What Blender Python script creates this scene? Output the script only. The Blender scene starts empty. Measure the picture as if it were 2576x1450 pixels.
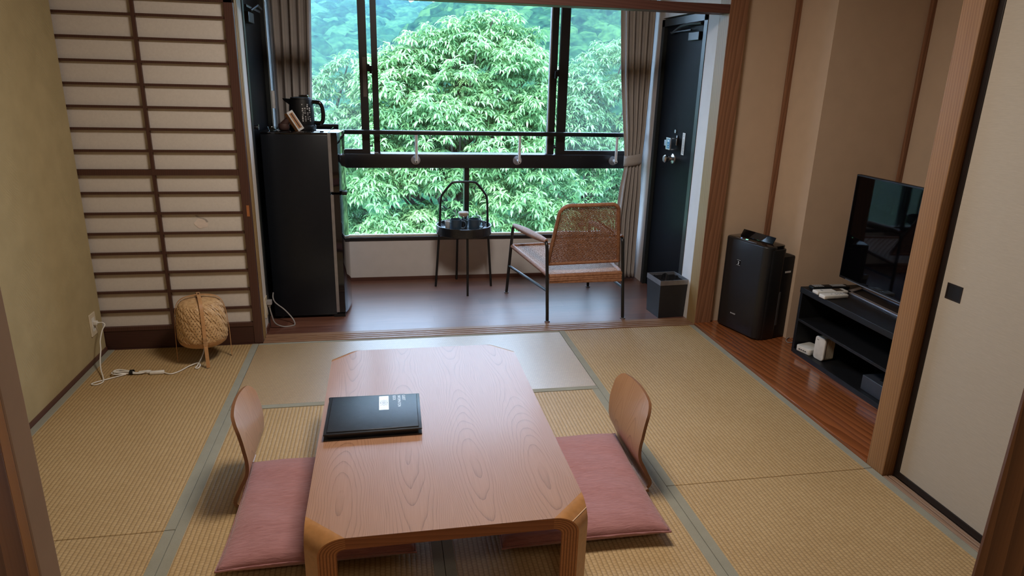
import bpy, bmesh, math, random
import numpy as np
from mathutils import Matrix, Vector
random.seed(4); RNG = np.random.default_rng(7)
SC = bpy.context.scene
COL = SC.collection
PI = math.pi

# ------------------------------------------------------------------ node helpers
class NT:
    def __init__(s, name):
        s.m = bpy.data.materials.new(name); s.m.use_nodes = True
        s.t = s.m.node_tree; s.t.nodes.clear()
        s.out = s.t.nodes.new('ShaderNodeOutputMaterial')
    def n(s, typ, **kw):
        nd = s.t.nodes.new(typ)
        for k, v in kw.items():
            if k.startswith('_'): setattr(nd, k[1:], v)
        return nd
    def l(s, a, b): s.t.links.new(a, b)
    def put(s, sock, v):
        if isinstance(v, bpy.types.NodeSocket): s.l(v, sock)
        else: sock.default_value = v
    def math(s, op, a, b=0.0, c=None):
        nd = s.t.nodes.new('ShaderNodeMath'); nd.operation = op
        s.put(nd.inputs[0], a); s.put(nd.inputs[1], b)
        if c is not None: s.put(nd.inputs[2], c)
        return nd.outputs[0]
    def coord(s, scale=(1, 1, 1), rot=(0, 0, 0), loc=(0, 0, 0), kind='Object'):
        tc = s.t.nodes.new('ShaderNodeTexCoord'); mp = s.t.nodes.new('ShaderNodeMapping')
        s.l(tc.outputs[kind], mp.inputs['Vector'])
        mp.inputs['Scale'].default_value = scale; mp.inputs['Rotation'].default_value = rot
        mp.inputs['Location'].default_value = loc
        return mp.outputs[0]
    def noise(s, vec, scale, detail=3, rough=.5, dist=0):
        nd = s.t.nodes.new('ShaderNodeTexNoise'); s.put(nd.inputs['Vector'], vec)
        nd.inputs['Scale'].default_value = scale; nd.inputs['Detail'].default_value = detail
        nd.inputs['Roughness'].default_value = rough; nd.inputs['Distortion'].default_value = dist
        return nd.outputs['Fac']
    def ramp(s, fac, stops, interp='LINEAR'):
        nd = s.t.nodes.new('ShaderNodeValToRGB'); s.put(nd.inputs[0], fac)
        cr = nd.color_ramp; cr.interpolation = interp
        while len(cr.elements) < len(stops): cr.elements.new(.5)
        for e, (p, c) in zip(cr.elements, stops):
            e.position = p; e.color = (c[0], c[1], c[2], 1) if not isinstance(c, (int, float)) else (c, c, c, 1)
        return nd.outputs[0]
    def mix(s, fac, a, b, typ='MIX'):
        nd = s.t.nodes.new('ShaderNodeMix'); nd.data_type = 'RGBA'; nd.blend_type = typ
        s.put(nd.inputs[0], fac)
        for i, v in ((6, a), (7, b)):
            s.put(nd.inputs[i], v if isinstance(v, bpy.types.NodeSocket) else (v[0], v[1], v[2], 1))
        return nd.outputs[2]
    def bump(s, h, strength=.3, dist=.01):
        nd = s.t.nodes.new('ShaderNodeBump'); s.put(nd.inputs['Height'], h)
        nd.inputs['Strength'].default_value = strength; nd.inputs['Distance'].default_value = dist
        return nd.outputs[0]
    def bsdf(s, color, rough=.5, metal=0, spec=.5, normal=None, coat=0, coat_rough=.1, sheen=0, emit=None, alpha=None):
        p = s.t.nodes.new('ShaderNodeBsdfPrincipled')
        s.put(p.inputs['Base Color'], color if isinstance(color, bpy.types.NodeSocket) else (color[0], color[1], color[2], 1))
        s.put(p.inputs['Roughness'], rough); s.put(p.inputs['Metallic'], metal)
        p.inputs['Specular IOR Level'].default_value = spec
        if coat: p.inputs['Coat Weight'].default_value = coat; p.inputs['Coat Roughness'].default_value = coat_rough
        if sheen: p.inputs['Sheen Weight'].default_value = sheen
        if normal is not None: s.l(normal, p.inputs['Normal'])
        if emit is not None:
            p.inputs['Emission Color'].default_value = (*emit[0], 1); p.inputs['Emission Strength'].default_value = emit[1]
        s.l(p.outputs[0], s.out.inputs[0]); return p

def simple(name, c, rough=.5, metal=0, spec=.5, vary=.08, scale=30, bump=0, bscale=200, bdist=.001, coat=0, coat_rough=.08, sheen=0):
    t = NT(name); v = t.coord()
    f = t.noise(v, scale, 3)
    lo = tuple(max(0, x * (1 - vary)) for x in c); hi = tuple(min(1, x * (1 + vary)) for x in c)
    col = t.ramp(f, [(.3, lo), (.7, hi)])
    nrm = t.bump(t.noise(v, bscale, 2), bump, bdist) if bump else None
    t.bsdf(col, rough, metal, spec, nrm, coat, coat_rough, sheen)
    return t.m

def wood(name, dark, light, axis='Z', freq=40, rough=.4, spec=.4, coat=0, fine=1.0, distort=5.0, bump=.15, stretch=.06):
    t = NT(name)
    rot = {'X': (0, 0, PI/2), 'Y': (0, 0, 0), 'Z': (PI/2, 0, 0)}[axis]    # grain runs along texture Y
    v = t.coord(scale=(1, 1, 1), rot=rot)
    v2 = t.n('ShaderNodeMapping'); t.l(v, v2.inputs[0]); v2.inputs['Scale'].default_value = (1, stretch, 1)
    w = t.n('ShaderNodeTexWave'); w.wave_type = 'BANDS'; w.bands_direction = 'DIAGONAL'; w.wave_profile = 'SAW'
    t.l(v2.outputs[0], w.inputs['Vector']); w.inputs['Scale'].default_value = freq; w.inputs['Distortion'].default_value = distort
    w.inputs['Detail'].default_value = 2; w.inputs['Detail Scale'].default_value = .6
    big = t.noise(v2.outputs[0], 9, 2)
    v3 = t.n('ShaderNodeMapping'); t.l(v, v3.inputs[0]); v3.inputs['Scale'].default_value = (1, .012, 1)
    fib = t.noise(v3.outputs[0], 420 * fine, 2)
    f = t.math('ADD', t.math('MULTIPLY', w.outputs['Fac'], .55), t.math('MULTIPLY', fib, .35))
    f = t.math('ADD', f, t.math('MULTIPLY', t.math('SUBTRACT', big, .5), .5))
    col = t.ramp(f, [(.12, light), (.55, tuple(.5*(a+b) for a, b in zip(dark, light))), (.95, dark)])
    t.bsdf(col, rough, 0, spec, t.bump(f, bump, .001), coat)
    return t.m

# ------------------------------------------------------------------ mesh helpers
class MB:
    def __init__(s, xf=None):
        s.v = []; s.f = []; s.xf = xf; s.attr = None
    def add(s, vs, fs):
        b = len(s.v)
        for v in vs:
            v = Vector(v)
            s.v.append(tuple(s.xf @ v) if s.xf is not None else tuple(v))
        s.f += [tuple(b + i for i in f) for f in fs]; return s
    def box(s, a, b, bevel=0, seg=2, taper=None):
        x0, x1 = sorted((a[0], b[0])); y0, y1 = sorted((a[1], b[1])); z0, z1 = sorted((a[2], b[2]))
        bm = bmesh.new(); bmesh.ops.create_cube(bm, size=1)
        for v in bm.verts:
            k = 1.0
            if taper and v.co.z < 0: k = taper
            v.co = Vector(((x0+x1)/2 + v.co.x*(x1-x0)*k, (y0+y1)/2 + v.co.y*(y1-y0)*k, z0 if v.co.z < 0 else z1))
        if bevel: bmesh.ops.bevel(bm, geom=bm.edges[:], offset=bevel, segments=seg, affect='EDGES', profile=.5)
        bm.verts.index_update(); s.add([v.co for v in bm.verts], [[v.index for v in f.verts] for f in bm.faces]); bm.free(); return s
    def prism(s, poly, z0, z1, bevel=0, seg=2):
        bm = bmesh.new(); lo = [bm.verts.new((p[0], p[1], z0)) for p in poly]; hi = [bm.verts.new((p[0], p[1], z1)) for p in poly]
        n = len(poly); bm.faces.new(lo[::-1]); bm.faces.new(hi)
        for i in range(n): bm.faces.new((lo[i], lo[(i+1) % n], hi[(i+1) % n], hi[i]))
        bmesh.ops.recalc_face_normals(bm, faces=bm.faces[:])
        if bevel:
            es = [e for e in bm.edges if abs(e.verts[0].co.z - e.verts[1].co.z) < 1e-6]
            bmesh.ops.bevel(bm, geom=es, offset=bevel, segments=seg, affect='EDGES', profile=.5)
        bm.verts.index_update(); s.add([v.co for v in bm.verts], [[v.index for v in f.verts] for f in bm.faces]); bm.free(); return s
    def tube(s, pts, r, n=8, closed=False, cap=True, flat=None):
        pts = [Vector(p) for p in pts]; m = len(pts)
        rs = r if isinstance(r, (list, tuple)) else [r]*m
        vs = []; prev = None
        for i, p in enumerate(pts):
            a = pts[(i-1) % m] if (closed or i > 0) else p; b = pts[(i+1) % m] if (closed or i < m-1) else p
            d = (b - a).normalized()
            if prev is None:
                u = d.orthogonal().normalized()
            else:
                u = (prev - d*prev.dot(d)); u = u.normalized() if u.length > 1e-6 else d.orthogonal().normalized()
            prev = u; w = d.cross(u)
            for k in range(n):
                t = 2*PI*k/n; vs.append(p + (u*math.cos(t) + w*math.sin(t))*rs[i])
        fs = []
        for i in range(m if closed else m-1):
            j = (i+1) % m
            for k in range(n):
                q = (k+1) % n; fs.append((i*n+k, i*n+q, j*n+q, j*n+k))
        if cap and not closed: fs += [tuple(range(n))[::-1], tuple((m-1)*n + k for k in range(n))]
        return s.add(vs, fs)
    def lathe(s, prof, c=(0, 0, 0), n=32, a0=0, a1=2*PI):
        vs = []; fs = []; m = len(prof); full = abs(a1-a0-2*PI) < 1e-6; nn = n if full else n+1
        for k in range(nn):
            t = a0 + (a1-a0)*k/n
            for r, z in prof: vs.append((c[0]+r*math.cos(t), c[1]+r*math.sin(t), c[2]+z))
        for k in range(n):
            q = (k+1) % nn
            for i in range(m-1): fs.append((k*m+i, q*m+i, q*m+i+1, k*m+i+1))
        return s.add(vs, fs)
    def cyl(s, a, b, r, n=20): return s.tube([a, b], r, n)
    def ribbon(s, pts, side, w, th):
        """flat strip: centre line pts, per-point side vectors, width w, thickness th"""
        pts = [Vector(p) for p in pts]; sd = [Vector(q).normalized() for q in side]; m = len(pts); vs = []
        for i, p in enumerate(pts):
            a = pts[max(i-1, 0)]; b = pts[min(i+1, m-1)]; d = (b-a).normalized(); nrm = d.cross(sd[i]).normalized()
            for (x, y) in ((-1, -1), (1, -1), (1, 1), (-1, 1)): vs.append(p + sd[i]*w/2*x + nrm*th/2*y)
        fs = []
        for i in range(m-1):
            for k in range(4): q = (k+1) % 4; fs.append((i*4+k, i*4+q, (i+1)*4+q, (i+1)*4+k))
        fs += [(3, 2, 1, 0), tuple((m-1)*4+k for k in range(4))]
        return s.add(vs, fs)
    def grid(s, fn, nu, nv, closed_u=False):
        vs = [fn(i/nu, j/nv) for i in range(nu + (0 if closed_u else 1)) for j in range(nv+1)]; fs = []
        nn = nu if closed_u else nu+1
        for i in range(nu):
            q = (i+1) % nn
            for j in range(nv): fs.append((i*(nv+1)+j, q*(nv+1)+j, q*(nv+1)+j+1, i*(nv+1)+j+1))
        return s.add(vs, fs)
    def build(s, name, mat, parent=None, smooth=None, mod=None):
        me = bpy.data.meshes.new(name)
        if parent is not None:
            r = parent
            off = Vector((0, 0, 0)); q = parent
            while q is not None: off += q.location; q = q.parent
        else:
            a = np.array(s.v); off = Vector(((a[:, 0].min()+a[:, 0].max())/2, (a[:, 1].min()+a[:, 1].max())/2, a[:, 2].min()))
        me.from_pydata([tuple(Vector(v) - off) for v in s.v], [], s.f)
        bm = bmesh.new(); bm.from_mesh(me); bmesh.ops.recalc_face_normals(bm, faces=bm.faces[:]); bm.to_mesh(me); bm.free()
        me.materials.append(mat)
        if smooth is not None:
            me.shade_smooth(); me.set_sharp_from_angle(angle=math.radians(smooth))
        o = bpy.data.objects.new(name, me); COL.objects.link(o)
        if parent is not None: o.parent = parent
        else: o.location = off
        if mod:
            for typ, kw in mod:
                mm = o.modifiers.new(typ.lower(), typ)
                for k, v in kw.items(): setattr(mm, k, v)
        return o

def tag(o, label, cat, group=None, kind=None):
    o['label'] = label; o['category'] = cat
    if group: o['group'] = group
    if kind: o['kind'] = kind
    return o
def thing(name, label, cat, loc, group=None, kind=None):
    o = bpy.data.objects.new(name, None); COL.objects.link(o); o.location = loc; o.empty_display_size = .05
    return tag(o, label, cat, group, kind)
def bx(a, b, bevel=0): return MB().box(a, b, bevel)
def struct(name, mb, mat, label, cat, smooth=None):
    return tag(mb.build(name, mat, None, smooth), label, cat, None, 'structure')
def text(body, name, parent, size, mat, M, extrude=.0002):
    cu = bpy.data.curves.new(name, 'FONT'); cu.body = body; cu.size = size; cu.extrude = extrude
    cu.align_x = 'LEFT'; cu.align_y = 'BOTTOM'
    tmp = bpy.data.objects.new('tmp_text', cu); COL.objects.link(tmp)
    dg = bpy.context.evaluated_depsgraph_get(); me = bpy.data.meshes.new_from_object(tmp.evaluated_get(dg))
    bpy.data.objects.remove(tmp)
    me.materials.clear(); me.materials.append(mat)
    off = Vector((0, 0, 0)); q = parent
    while q is not None: off += q.location; q = q.parent
    me.transform(Matrix.Translation(-off) @ M)
    o = bpy.data.objects.new(name, me); COL.objects.link(o); o.parent = parent
    return o

def smooth_path(P_, n=8):
    out = []; P_ = [Vector(p) for p in P_]; m = len(P_)
    for i in range(m-1):
        p0, p1, p2, p3 = P_[max(i-1, 0)], P_[i], P_[i+1], P_[min(i+2, m-1)]
        for k in range(n):
            f = k/n; out.append(.5*((2*p1) + (-p0+p2)*f + (2*p0-5*p1+4*p2-p3)*f*f + (-p0+3*p1-3*p2+p3)*f**3))
    out.append(P_[-1]); return out

# ------------------------------------------------------------------ materials
def tatami_mat(along):
    t = NT('tatami_rush_'+along)
    rot = (0, 0, 0) if along == 'X' else (0, 0, PI/2)
    v = t.coord(rot=rot)                                   # texture x = along the length
    dn = t.n('ShaderNodeTexNoise'); t.l(v, dn.inputs['Vector']); dn.inputs['Scale'].default_value = 60; dn.inputs['Detail'].default_value = 1
    dv = t.n('ShaderNodeVectorMath', _operation='SCALE'); t.l(dn.outputs['Color'], dv.inputs[0]); dv.inputs['Scale'].default_value = .0032
    av = t.n('ShaderNodeVectorMath', _operation='ADD'); t.l(v, av.inputs[0]); t.l(dv.outputs[0], av.inputs[1])
    br = t.n('ShaderNodeTexBrick'); t.l(av.outputs[0], br.inputs['Vector'])
    br.offset = .5; br.inputs['Scale'].default_value = 1; br.inputs['Brick Width'].default_value = .0125
    br.inputs['Row Height'].default_value = .0160; br.inputs['Mortar Size'].default_value = .0011; br.inputs['Mortar Smooth'].default_value = .8
    br.inputs['Color1'].default_value = (.35, .35, .35, 1); br.inputs['Color2'].default_value = (.65, .65, .65, 1); br.inputs['Mortar'].default_value = (0, 0, 0, 1)
    br.inputs['Bias'].default_value = 0
    # stronger line along the length (the warp), weaker across
    sp = t.n('ShaderNodeSeparateXYZ'); t.l(av.outputs[0], sp.inputs[0])
    ph = t.math('FRACT', t.math('DIVIDE', sp.outputs[1], .0160))
    ridge = t.math('SINE', t.math('MULTIPLY', ph, PI))       # 0 at warp line
    str_v = t.n('ShaderNodeMapping'); t.l(v, str_v.inputs[0]); str_v.inputs['Scale'].default_value = (1, .09, 1)
    rush = t.noise(str_v.outputs[0], 700, 2)
    patch = t.noise(v, 3.5, 3)
    f = t.math('ADD', t.math('MULTIPLY', br.outputs['Color'], .35), t.math('MULTIPLY', rush, .45))
    f = t.math('ADD', f, t.math('MULTIPLY', patch, .25))
    base = t.ramp(f, [(.22, (.33, .215, .095)), (.5, (.44, .30, .145)), (.8, (.55, .40, .215))])
    dark = t.mix(t.math('MULTIPLY', t.math('SUBTRACT', 1.0, t.math('POWER', ridge, .35)), .62), base, (.16, .095, .035))
    dark = t.mix(t.math('MULTIPLY', br.outputs['Fac'], .5), dark, (.2, .12, .045))
    h = t.math('ADD', t.math('MULTIPLY', ridge, .8), t.math('MULTIPLY', rush, .25))
    h = t.math('SUBTRACT', h, t.math('MULTIPLY', br.outputs['Fac'], .3))
    t.bsdf(dark, .40 if along == 'X' else .5, 0, .95 if along == 'X' else .4, t.bump(h, .3 if along == 'X' else .5, .0028), 1.0 if along == 'X' else .1, .46)
    return t.m
M_TATX = tatami_mat('X')
for _n in M_TATX.node_tree.nodes:
    if _n.type == 'BSDF_PRINCIPLED': _n.inputs['Coat IOR'].default_value = 2.3
M_TATY = tatami_mat('Y')
def cloth(name, c, c2, scale=900, rough=.8, bump=.3, sheen=.1):
    t = NT(name); v = t.coord()
    f = t.math('ADD', t.math('MULTIPLY', t.noise(v, scale, 2), .7), t.math('MULTIPLY', t.noise(v, 14, 3), .3))
    t.bsdf(t.ramp(f, [(.35, c), (.65, c2)]), rough, 0, .25, t.bump(f, bump, .0008), sheen=sheen); return t.m
M_HERI = cloth('border_cloth', (.225, .215, .165), (.29, .28, .22))
M_HERI_DK = M_HERI
# plaster with combed swirls
t = NT('khaki_plaster'); v = t.coord()
sw = t.n('ShaderNodeTexWave'); sw.wave_type = 'RINGS'; t.l(v, sw.inputs['Vector']); sw.inputs['Scale'].default_value = 26; sw.inputs['Distortion'].default_value = 9; sw.inputs['Detail'].default_value = 2; sw.inputs['Detail Scale'].default_value = .5
msk = t.ramp(t.noise(v, 4.2, 3), [(.52, 0), (.63, 1)])
gr = t.noise(v, 260, 3)
hh = t.math('ADD', t.math('MULTIPLY', t.math('MULTIPLY', sw.outputs['Fac'], msk), .8), t.math('MULTIPLY', gr, .4))
t.bsdf(t.ramp(t.noise(v, 9, 4), [(.3, (.37, .30, .165)), (.7, (.42, .34, .19))]), .85, 0, .2, t.bump(hh, .4, .004)); M_PLASTER = t.m
M_PAPERWALL = simple('beige_wallpaper', (.55, .41, .295), .85, vary=.03, scale=12, bump=.2, bscale=500)
M_WHITEWALL = simple('white_wallpaper', (.66, .635, .63), .7, vary=.03, scale=14, bump=.25, bscale=350)
M_CEIL = simple('ceiling_boards', (.5, .42, .32), .8)
M_DARKBASE = wood('dark_skirting_wood', (.06, .022, .016), (.12, .05, .035), 'X', 60, .4)
# engawa plank floor
t = NT('red_brown_planks'); v = t.coord()
br = t.n('ShaderNodeTexBrick'); t.l(v, br.inputs['Vector']); br.offset = .37
for k, val in (('Scale', 1), ('Brick Width', .9), ('Row Height', .105), ('Mortar Size', .0012), ('Mortar Smooth', .2)): br.inputs[k].default_value = val
br.inputs['Color1'].default_value = (0, 0, 0, 1); br.inputs['Color2'].default_value = (1, 1, 1, 1); br.inputs['Mortar'].default_value = (.5, .5, .5, 1)
v2 = t.n('ShaderNodeMapping'); t.l(v, v2.inputs[0]); v2.inputs['Scale'].default_value = (.06, 1, 1)
g = t.noise(v2.outputs[0], 90, 4, .6, .6)
f = t.math('ADD', t.math('MULTIPLY', g, .75), t.math('MULTIPLY', br.outputs['Color'], .25))
c = t.ramp(f, [(.3, (.095, .034, .022)), (.55, (.165, .066, .042)), (.8, (.235, .105, .068))])
c = t.mix(t.math('MULTIPLY', br.outputs['Fac'], .45), c, (.03, .012, .008))
t.bsdf(c, t.math('ADD', t.math('MULTIPLY', g, .12), .30), 0, .5, t.bump(t.math('SUBTRACT', g, br.outputs['Fac']), .12, .0012)); M_PLANK = t.m
for _n in M_PLANK.node_tree.nodes:
    if _n.type == 'BSDF_PRINCIPLED': _n.inputs['IOR'].default_value = 2.3
M_SILLWOOD = wood('worn_sill_wood', (.17, .085, .05), (.31, .18, .105), 'X', 50, .35)
M_SILLWOOD_Y = wood('worn_sill_wood_lengthways', (.18, .10, .065), (.33, .22, .15), 'Y', 50, .5)
M_ALCOVE = wood('polished_zelkova', (.075, .02, .006), (.33, .105, .035), 'Y', 17, .2, .5, coat=.4, distort=7, stretch=.09)
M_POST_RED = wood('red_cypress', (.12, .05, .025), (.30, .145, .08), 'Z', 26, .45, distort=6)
M_POST_TAN = wood('tan_cedar_post', (.16, .07, .028), (.32, .17, .075), 'Z', 55, .42, distort=4, stretch=.04)
M_POST_LIT = wood('window_lit_post', (.20, .12, .05), (.37, .25, .115), 'Z', 30, .45, distort=4)  # lighter tan holds the window light on the post sides
M_POST_DARK = wood('dark_cedar_frame', (.05, .017, .006), (.19, .08, .03), 'Z', 34, .4, distort=3, stretch=.03)
M_BEAM = wood('red_beam', (.065, .024, .018), (.12, .05, .038), 'X', 40, .5)
M_SHOJIWOOD = wood('dark_red_lattice_wood', (.045, .018, .012), (.085, .036, .025), 'Z', 60, .5)
M_SHOJIBOARD = wood('dark_red_skirt_board', (.028, .010, .008), (.06, .024, .018), 'X', 60, .4)
t = NT('shoji_paper'); v = t.coord(); fz = t.noise(v, 90, 4, .7)
t.bsdf(t.ramp(fz, [(.3, (.60, .55, .50)), (.7, (.66, .61, .555))]), .9, 0, .2); M_PAPER = t.m
t = NT('fusuma_cloth_paper'); v = t.coord(scale=(1, 1, 9)); fz = t.noise(v, 34, 4, .6); fine = t.noise(t.coord(scale=(1, .15, 6)), 160, 2)
t.bsdf(t.ramp(t.math('ADD', t.math('MULTIPLY', fz, .6), t.math('MULTIPLY', fine, .4)), [(.3, (.40, .355, .295)), (.6, (.44, .39, .325)), (.8, (.50, .45, .385))]), .8, 0, .25, t.bump(fine, .15, .001)); M_FUSUMA = t.m
M_LACQUER = simple('black_lacquer', (.012, .008, .007), .35, vary=.1)
M_BLACKDOOR = simple('black_door_paint', (.006, .007, .009), .34, 0, .05, vary=.1, bump=.03)
M_BLACKDOORFRAME = simple('grey_black_door_frame', (.02, .024, .025), .3, vary=.1)
M_BLACKALU = simple('black_aluminium', (.014, .013, .016), .32, .0, .5)
M_BLACKSTEEL = simple('black_steel', (.009, .01, .011), .3, 0, .5)
M_BLACKMATT = simple('matt_black', (.006, .006, .007), .5, 0, .35)
M_BLACKGLOSS = simple('gloss_black', (.004, .004, .005), .06, 0, .6)
M_TVSCREEN = simple('television_panel', (.0015, .0015, .002), .035, 0, .24)
M_GREYPL = simple('grey_plastic', (.28, .27, .27), .45)
M_WHITEPL = simple('white_plastic', (.68, .66, .61), .4)
M_CREAMPL = simple('cream_plastic', (.62, .54, .40), .45)
M_CHROME = simple('brushed_steel', (.62, .6, .58), .25, 1)
M_SILVER = simple('silver_grey_metal', (.34, .34, .36), .4, .8)
M_DARKMETAL = simple('dark_metal', (.05, .05, .055), .4, .6)
M_BRACKET = simple('white_painted_steel', (.72, .72, .74), .4)
M_GREYTXT = simple('light_grey_print', (.6, .6, .6), .6)
M_WHITETXT = simple('silver_foil', (.78, .82, .84), .35, .3)
M_CURTAIN = cloth('taupe_curtain', (.42, .385, .37), (.49, .45, .43), 700, .85, .15, .15)
M_CUSHION = None
t = NT('pink_brown_crepe'); v = t.coord(scale=(1, 1, 1))
vs_ = t.n('ShaderNodeMapping'); t.l(v, vs_.inputs[0]); vs_.inputs['Scale'].default_value = (.16, 1, 1)
cr = t.noise(vs_.outputs[0], 130, 3, .55, .8); bigw = t.noise(t.coord(scale=(.6, 1, 1)), 12, 2)
t.bsdf(t.ramp(cr, [(.3, (.285, .122, .118)), (.7, (.37, .172, .168))]), .75, 0, .25, t.bump(t.math('ADD', t.math('MULTIPLY', cr, .6), bigw), .9, .005), sheen=.3); M_CUSHION = t.m
# table: book-matched plain-sawn veneer with cathedral arches
def cathedral(name, cols, pitch=.2, rough=.24, along=1, coat=.3, K=1050., F=17.):
    t = NT(name); tc = t.n('ShaderNodeTexCoord'); sp = t.n('ShaderNodeSeparateXYZ'); t.l(tc.outputs['Object'], sp.inputs[0])
    X = sp.outputs[0]; Y = sp.outputs[1]
    if along == 2: X, Y = sp.outputs[1], sp.outputs[2]
    cb = t.n('ShaderNodeCombineXYZ'); t.put(cb.inputs[0], X); t.put(cb.inputs[1], t.math('MULTIPLY', Y, .35))
    n1 = t.noise(cb.outputs[0], 7, 2)
    n2 = t.noise(cb.outputs[0], 30, 2)
    q = t.math('ADD', t.math('DIVIDE', X, pitch), t.math('MULTIPLY', t.math('SUBTRACT', n1, .5), .35))
    idx = t.math('FLOOR', q); u = t.math('MULTIPLY', t.math('SUBTRACT', t.math('FRACT', q), .5), pitch)
    ph = t.math('MULTIPLY', t.math('MULTIPLY', u, u), K)
    ys = t.math('ADD', Y, t.math('MULTIPLY', t.math('SINE', t.math('MULTIPLY', idx, 2.7)), .2))
    wav = t.math('MULTIPLY', t.math('SINE', t.math('MULTIPLY', ys, 5.6)), 2.7)
    ph = t.math('ADD', t.math('ADD', ph, wav), t.math('MULTIPLY', ys, F*.25))
    ph = t.math('ADD', ph, t.math('ADD', t.math('MULTIPLY', n2, .35), t.math('MULTIPLY', n1, 1.3)))
    gr_ = t.math('MINIMUM', t.math('ADD', t.math('POWER', t.math('ABSOLUTE', t.math('COSINE', t.math('MULTIPLY', ys, 5.6))), .6), t.math('MULTIPLY', t.math('ABSOLUTE', u), 16.0)), 1.0)
    ring = t.math('POWER', t.math('FRACT', ph), 7.0)
    cb2 = t.n('ShaderNodeCombineXYZ'); t.put(cb2.inputs[0], X); t.put(cb2.inputs[1], t.math('MULTIPLY', Y, .02))
    fib = t.noise(cb2.outputs[0], 420, 2)
    f = t.math('ADD', t.math('MULTIPLY', t.math('MULTIPLY', ring, gr_), .5), t.math('MULTIPLY', fib, .6))
    t.bsdf(t.ramp(f, [(.15, cols[0]), (.45, cols[1]), (.9, cols[2])]), t.math('ADD', rough, t.math('MULTIPLY', fib, .06)), 0, .5, t.bump(f, .03, .0005), coat, .16); return t.m
M_TABLE = cathedral('table_veneer', ((.35, .19, .115), (.295, .155, .09), (.15, .068, .038)), rough=.32)
M_TABLEFOLD = simple('table_fold_veneer', (.37, .175, .062), .3, vary=.1, scale=60, coat=.3, coat_rough=.14)
# plywood edge: thin layers following the bend (written as a distance attribute)
t = NT('plywood_edge'); at = t.n('ShaderNodeAttribute', _attribute_name='layer'); lay = at.outputs['Fac']
st = t.math('FRACT', t.math('MULTIPLY', lay, 6.0)); st = t.math('GREATER_THAN', st, .62)
vv = t.coord(scale=(1, 1, 1)); g = t.noise(vv, 160, 2)
t.bsdf(t.mix(t.math('MULTIPLY', st, .8), t.ramp(g, [(.3, (.36, .15, .05)), (.7, (.42, .18, .065))]), (.15, .05, .016)), .35, 0, .45); M_PLYEDGE = t.m
M_TABLEEDGE = wood('table_edge_lipping', (.17, .06, .022), (.30, .115, .045), 'X', 40, .35)
M_ZAISU = cathedral('bent_ply_chair', ((.43, .235, .115), (.36, .18, .08), (.19, .085, .036)), pitch=.15, rough=.45, along=2, K=900., F=22.)
M_ZAISU_EDGE = simple('ply_edge_brown', (.20, .09, .042), .4)
t = NT('black_leatherette'); v = t.coord()
t.bsdf(t.ramp(t.noise(v, 50, 3), [(.3, (.009, .010, .013)), (.7, (.016, .017, .021))]), .36, 0, .55, t.bump(t.noise(v, 420, 3), .25, .0008)); M_LEATHER = t.m
def rattan(name, a, b, sc=(1, 1, 1)):
    t = NT(name); v = t.coord(scale=sc); n1 = t.noise(v, 60, 3); n2 = t.noise(v, 500, 2)
    f = t.math('ADD', t.math('MULTIPLY', n1, .6), t.math('MULTIPLY', n2, .4))
    t.bsdf(t.ramp(f, [(.35, a), (.65, b)]), .45, 0, .4, t.bump(n2, .2, .0006)); return t.m
M_RATTAN = rattan('rattan_cane', (.22, .095, .05), (.40, .20, .115))
M_RATTAN_L = rattan('rattan_seat_cane', (.30, .155, .09), (.50, .31, .20))
M_BAMBOO = rattan('bamboo_strip', (.42, .25, .115), (.64, .43, .225))
M_BAMBOO_D = rattan('bamboo_leg', (.42, .22, .095), (.52, .29, .135))
M_BAMBOO_IN = simple('bamboo_lining', (.21, .10, .035), .8)
M_NAVY = simple('navy_stoneware', (.03, .055, .09), .35, vary=.05)
M_WOODLID = simple('pale_wood_lid', (.42, .32, .24), .45)
M_COFFEE = simple('dark_tea_leaves', (.012, .01, .01), .6)
M_BROWNLEATHER = simple('dark_brown_leather', (.055, .025, .02), .6)
M_ORANGEWOOD = wood('orange_box_wood', (.33, .14, .05), (.48, .235, .10), 'X', 60, .45)
M_STANDFACE = simple('white_frame_border', (.6, .58, .55), .4)
M_BRASSPULL = simple('copper_finger_pull', (.36, .13, .045), .4)
M_BLUE = simple('blue_sticker', (.03, .2, .36), .4)
M_BAG = simple('black_liner_plastic', (.02, .02, .022), .16, 0, .6, bump=.5, bscale=45, bdist=.006)
M_LIGHTWOODTRIM = wood('orange_door_trim', (.2, .085, .025), (.36, .17, .055), 'Z', 40, .4)
M_JAMBPAINT = simple('brown_beige_jamb', (.30, .20, .135), .6, vary=.06)

def glassmat(name, tint=(1, 1, 1), refl=1.0, dirt=0.0):
    t = NT(name); tr = t.n('ShaderNodeBsdfTransparent'); tr.inputs[0].default_value = (*tint, 1)
    gl = t.n('ShaderNodeBsdfGlossy'); gl.inputs['Roughness'].default_value = .02
    lw = t.n('ShaderNodeLayerWeight'); lw.inputs['Blend'].default_value = .5
    fr = t.math('ADD', t.math('MULTIPLY', t.math('POWER', lw.outputs['Facing'], 5.0), .9), .035)
    mx = t.n('ShaderNodeMixShader'); t.l(t.math('MULTIPLY', fr, refl), mx.inputs[0]); t.l(tr.outputs[0], mx.inputs[1]); t.l(gl.outputs[0], mx.inputs[2])
    last = mx.outputs[0]
    if dirt:
        df = t.n('ShaderNodeBsdfTranslucent'); df.inputs[0].default_value = (.85, .9, .92, 1)
        m2 = t.n('ShaderNodeMixShader'); m2.inputs[0].default_value = dirt
        t.l(last, m2.inputs[1]); t.l(df.outputs[0], m2.inputs[2]); last = m2.outputs[0]
    t.l(last, t.out.inputs[0]); return t.m
M_GLASS = glassmat('window_glass', (.98, 1, .99), .8)
M_GLASS_DUSTY = glassmat('dusty_window_glass', (.95, .98, .97), .8, .022)
M_GLASSWARE = glassmat('clear_glassware', (.86, .9, .9), 2.2)

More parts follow.
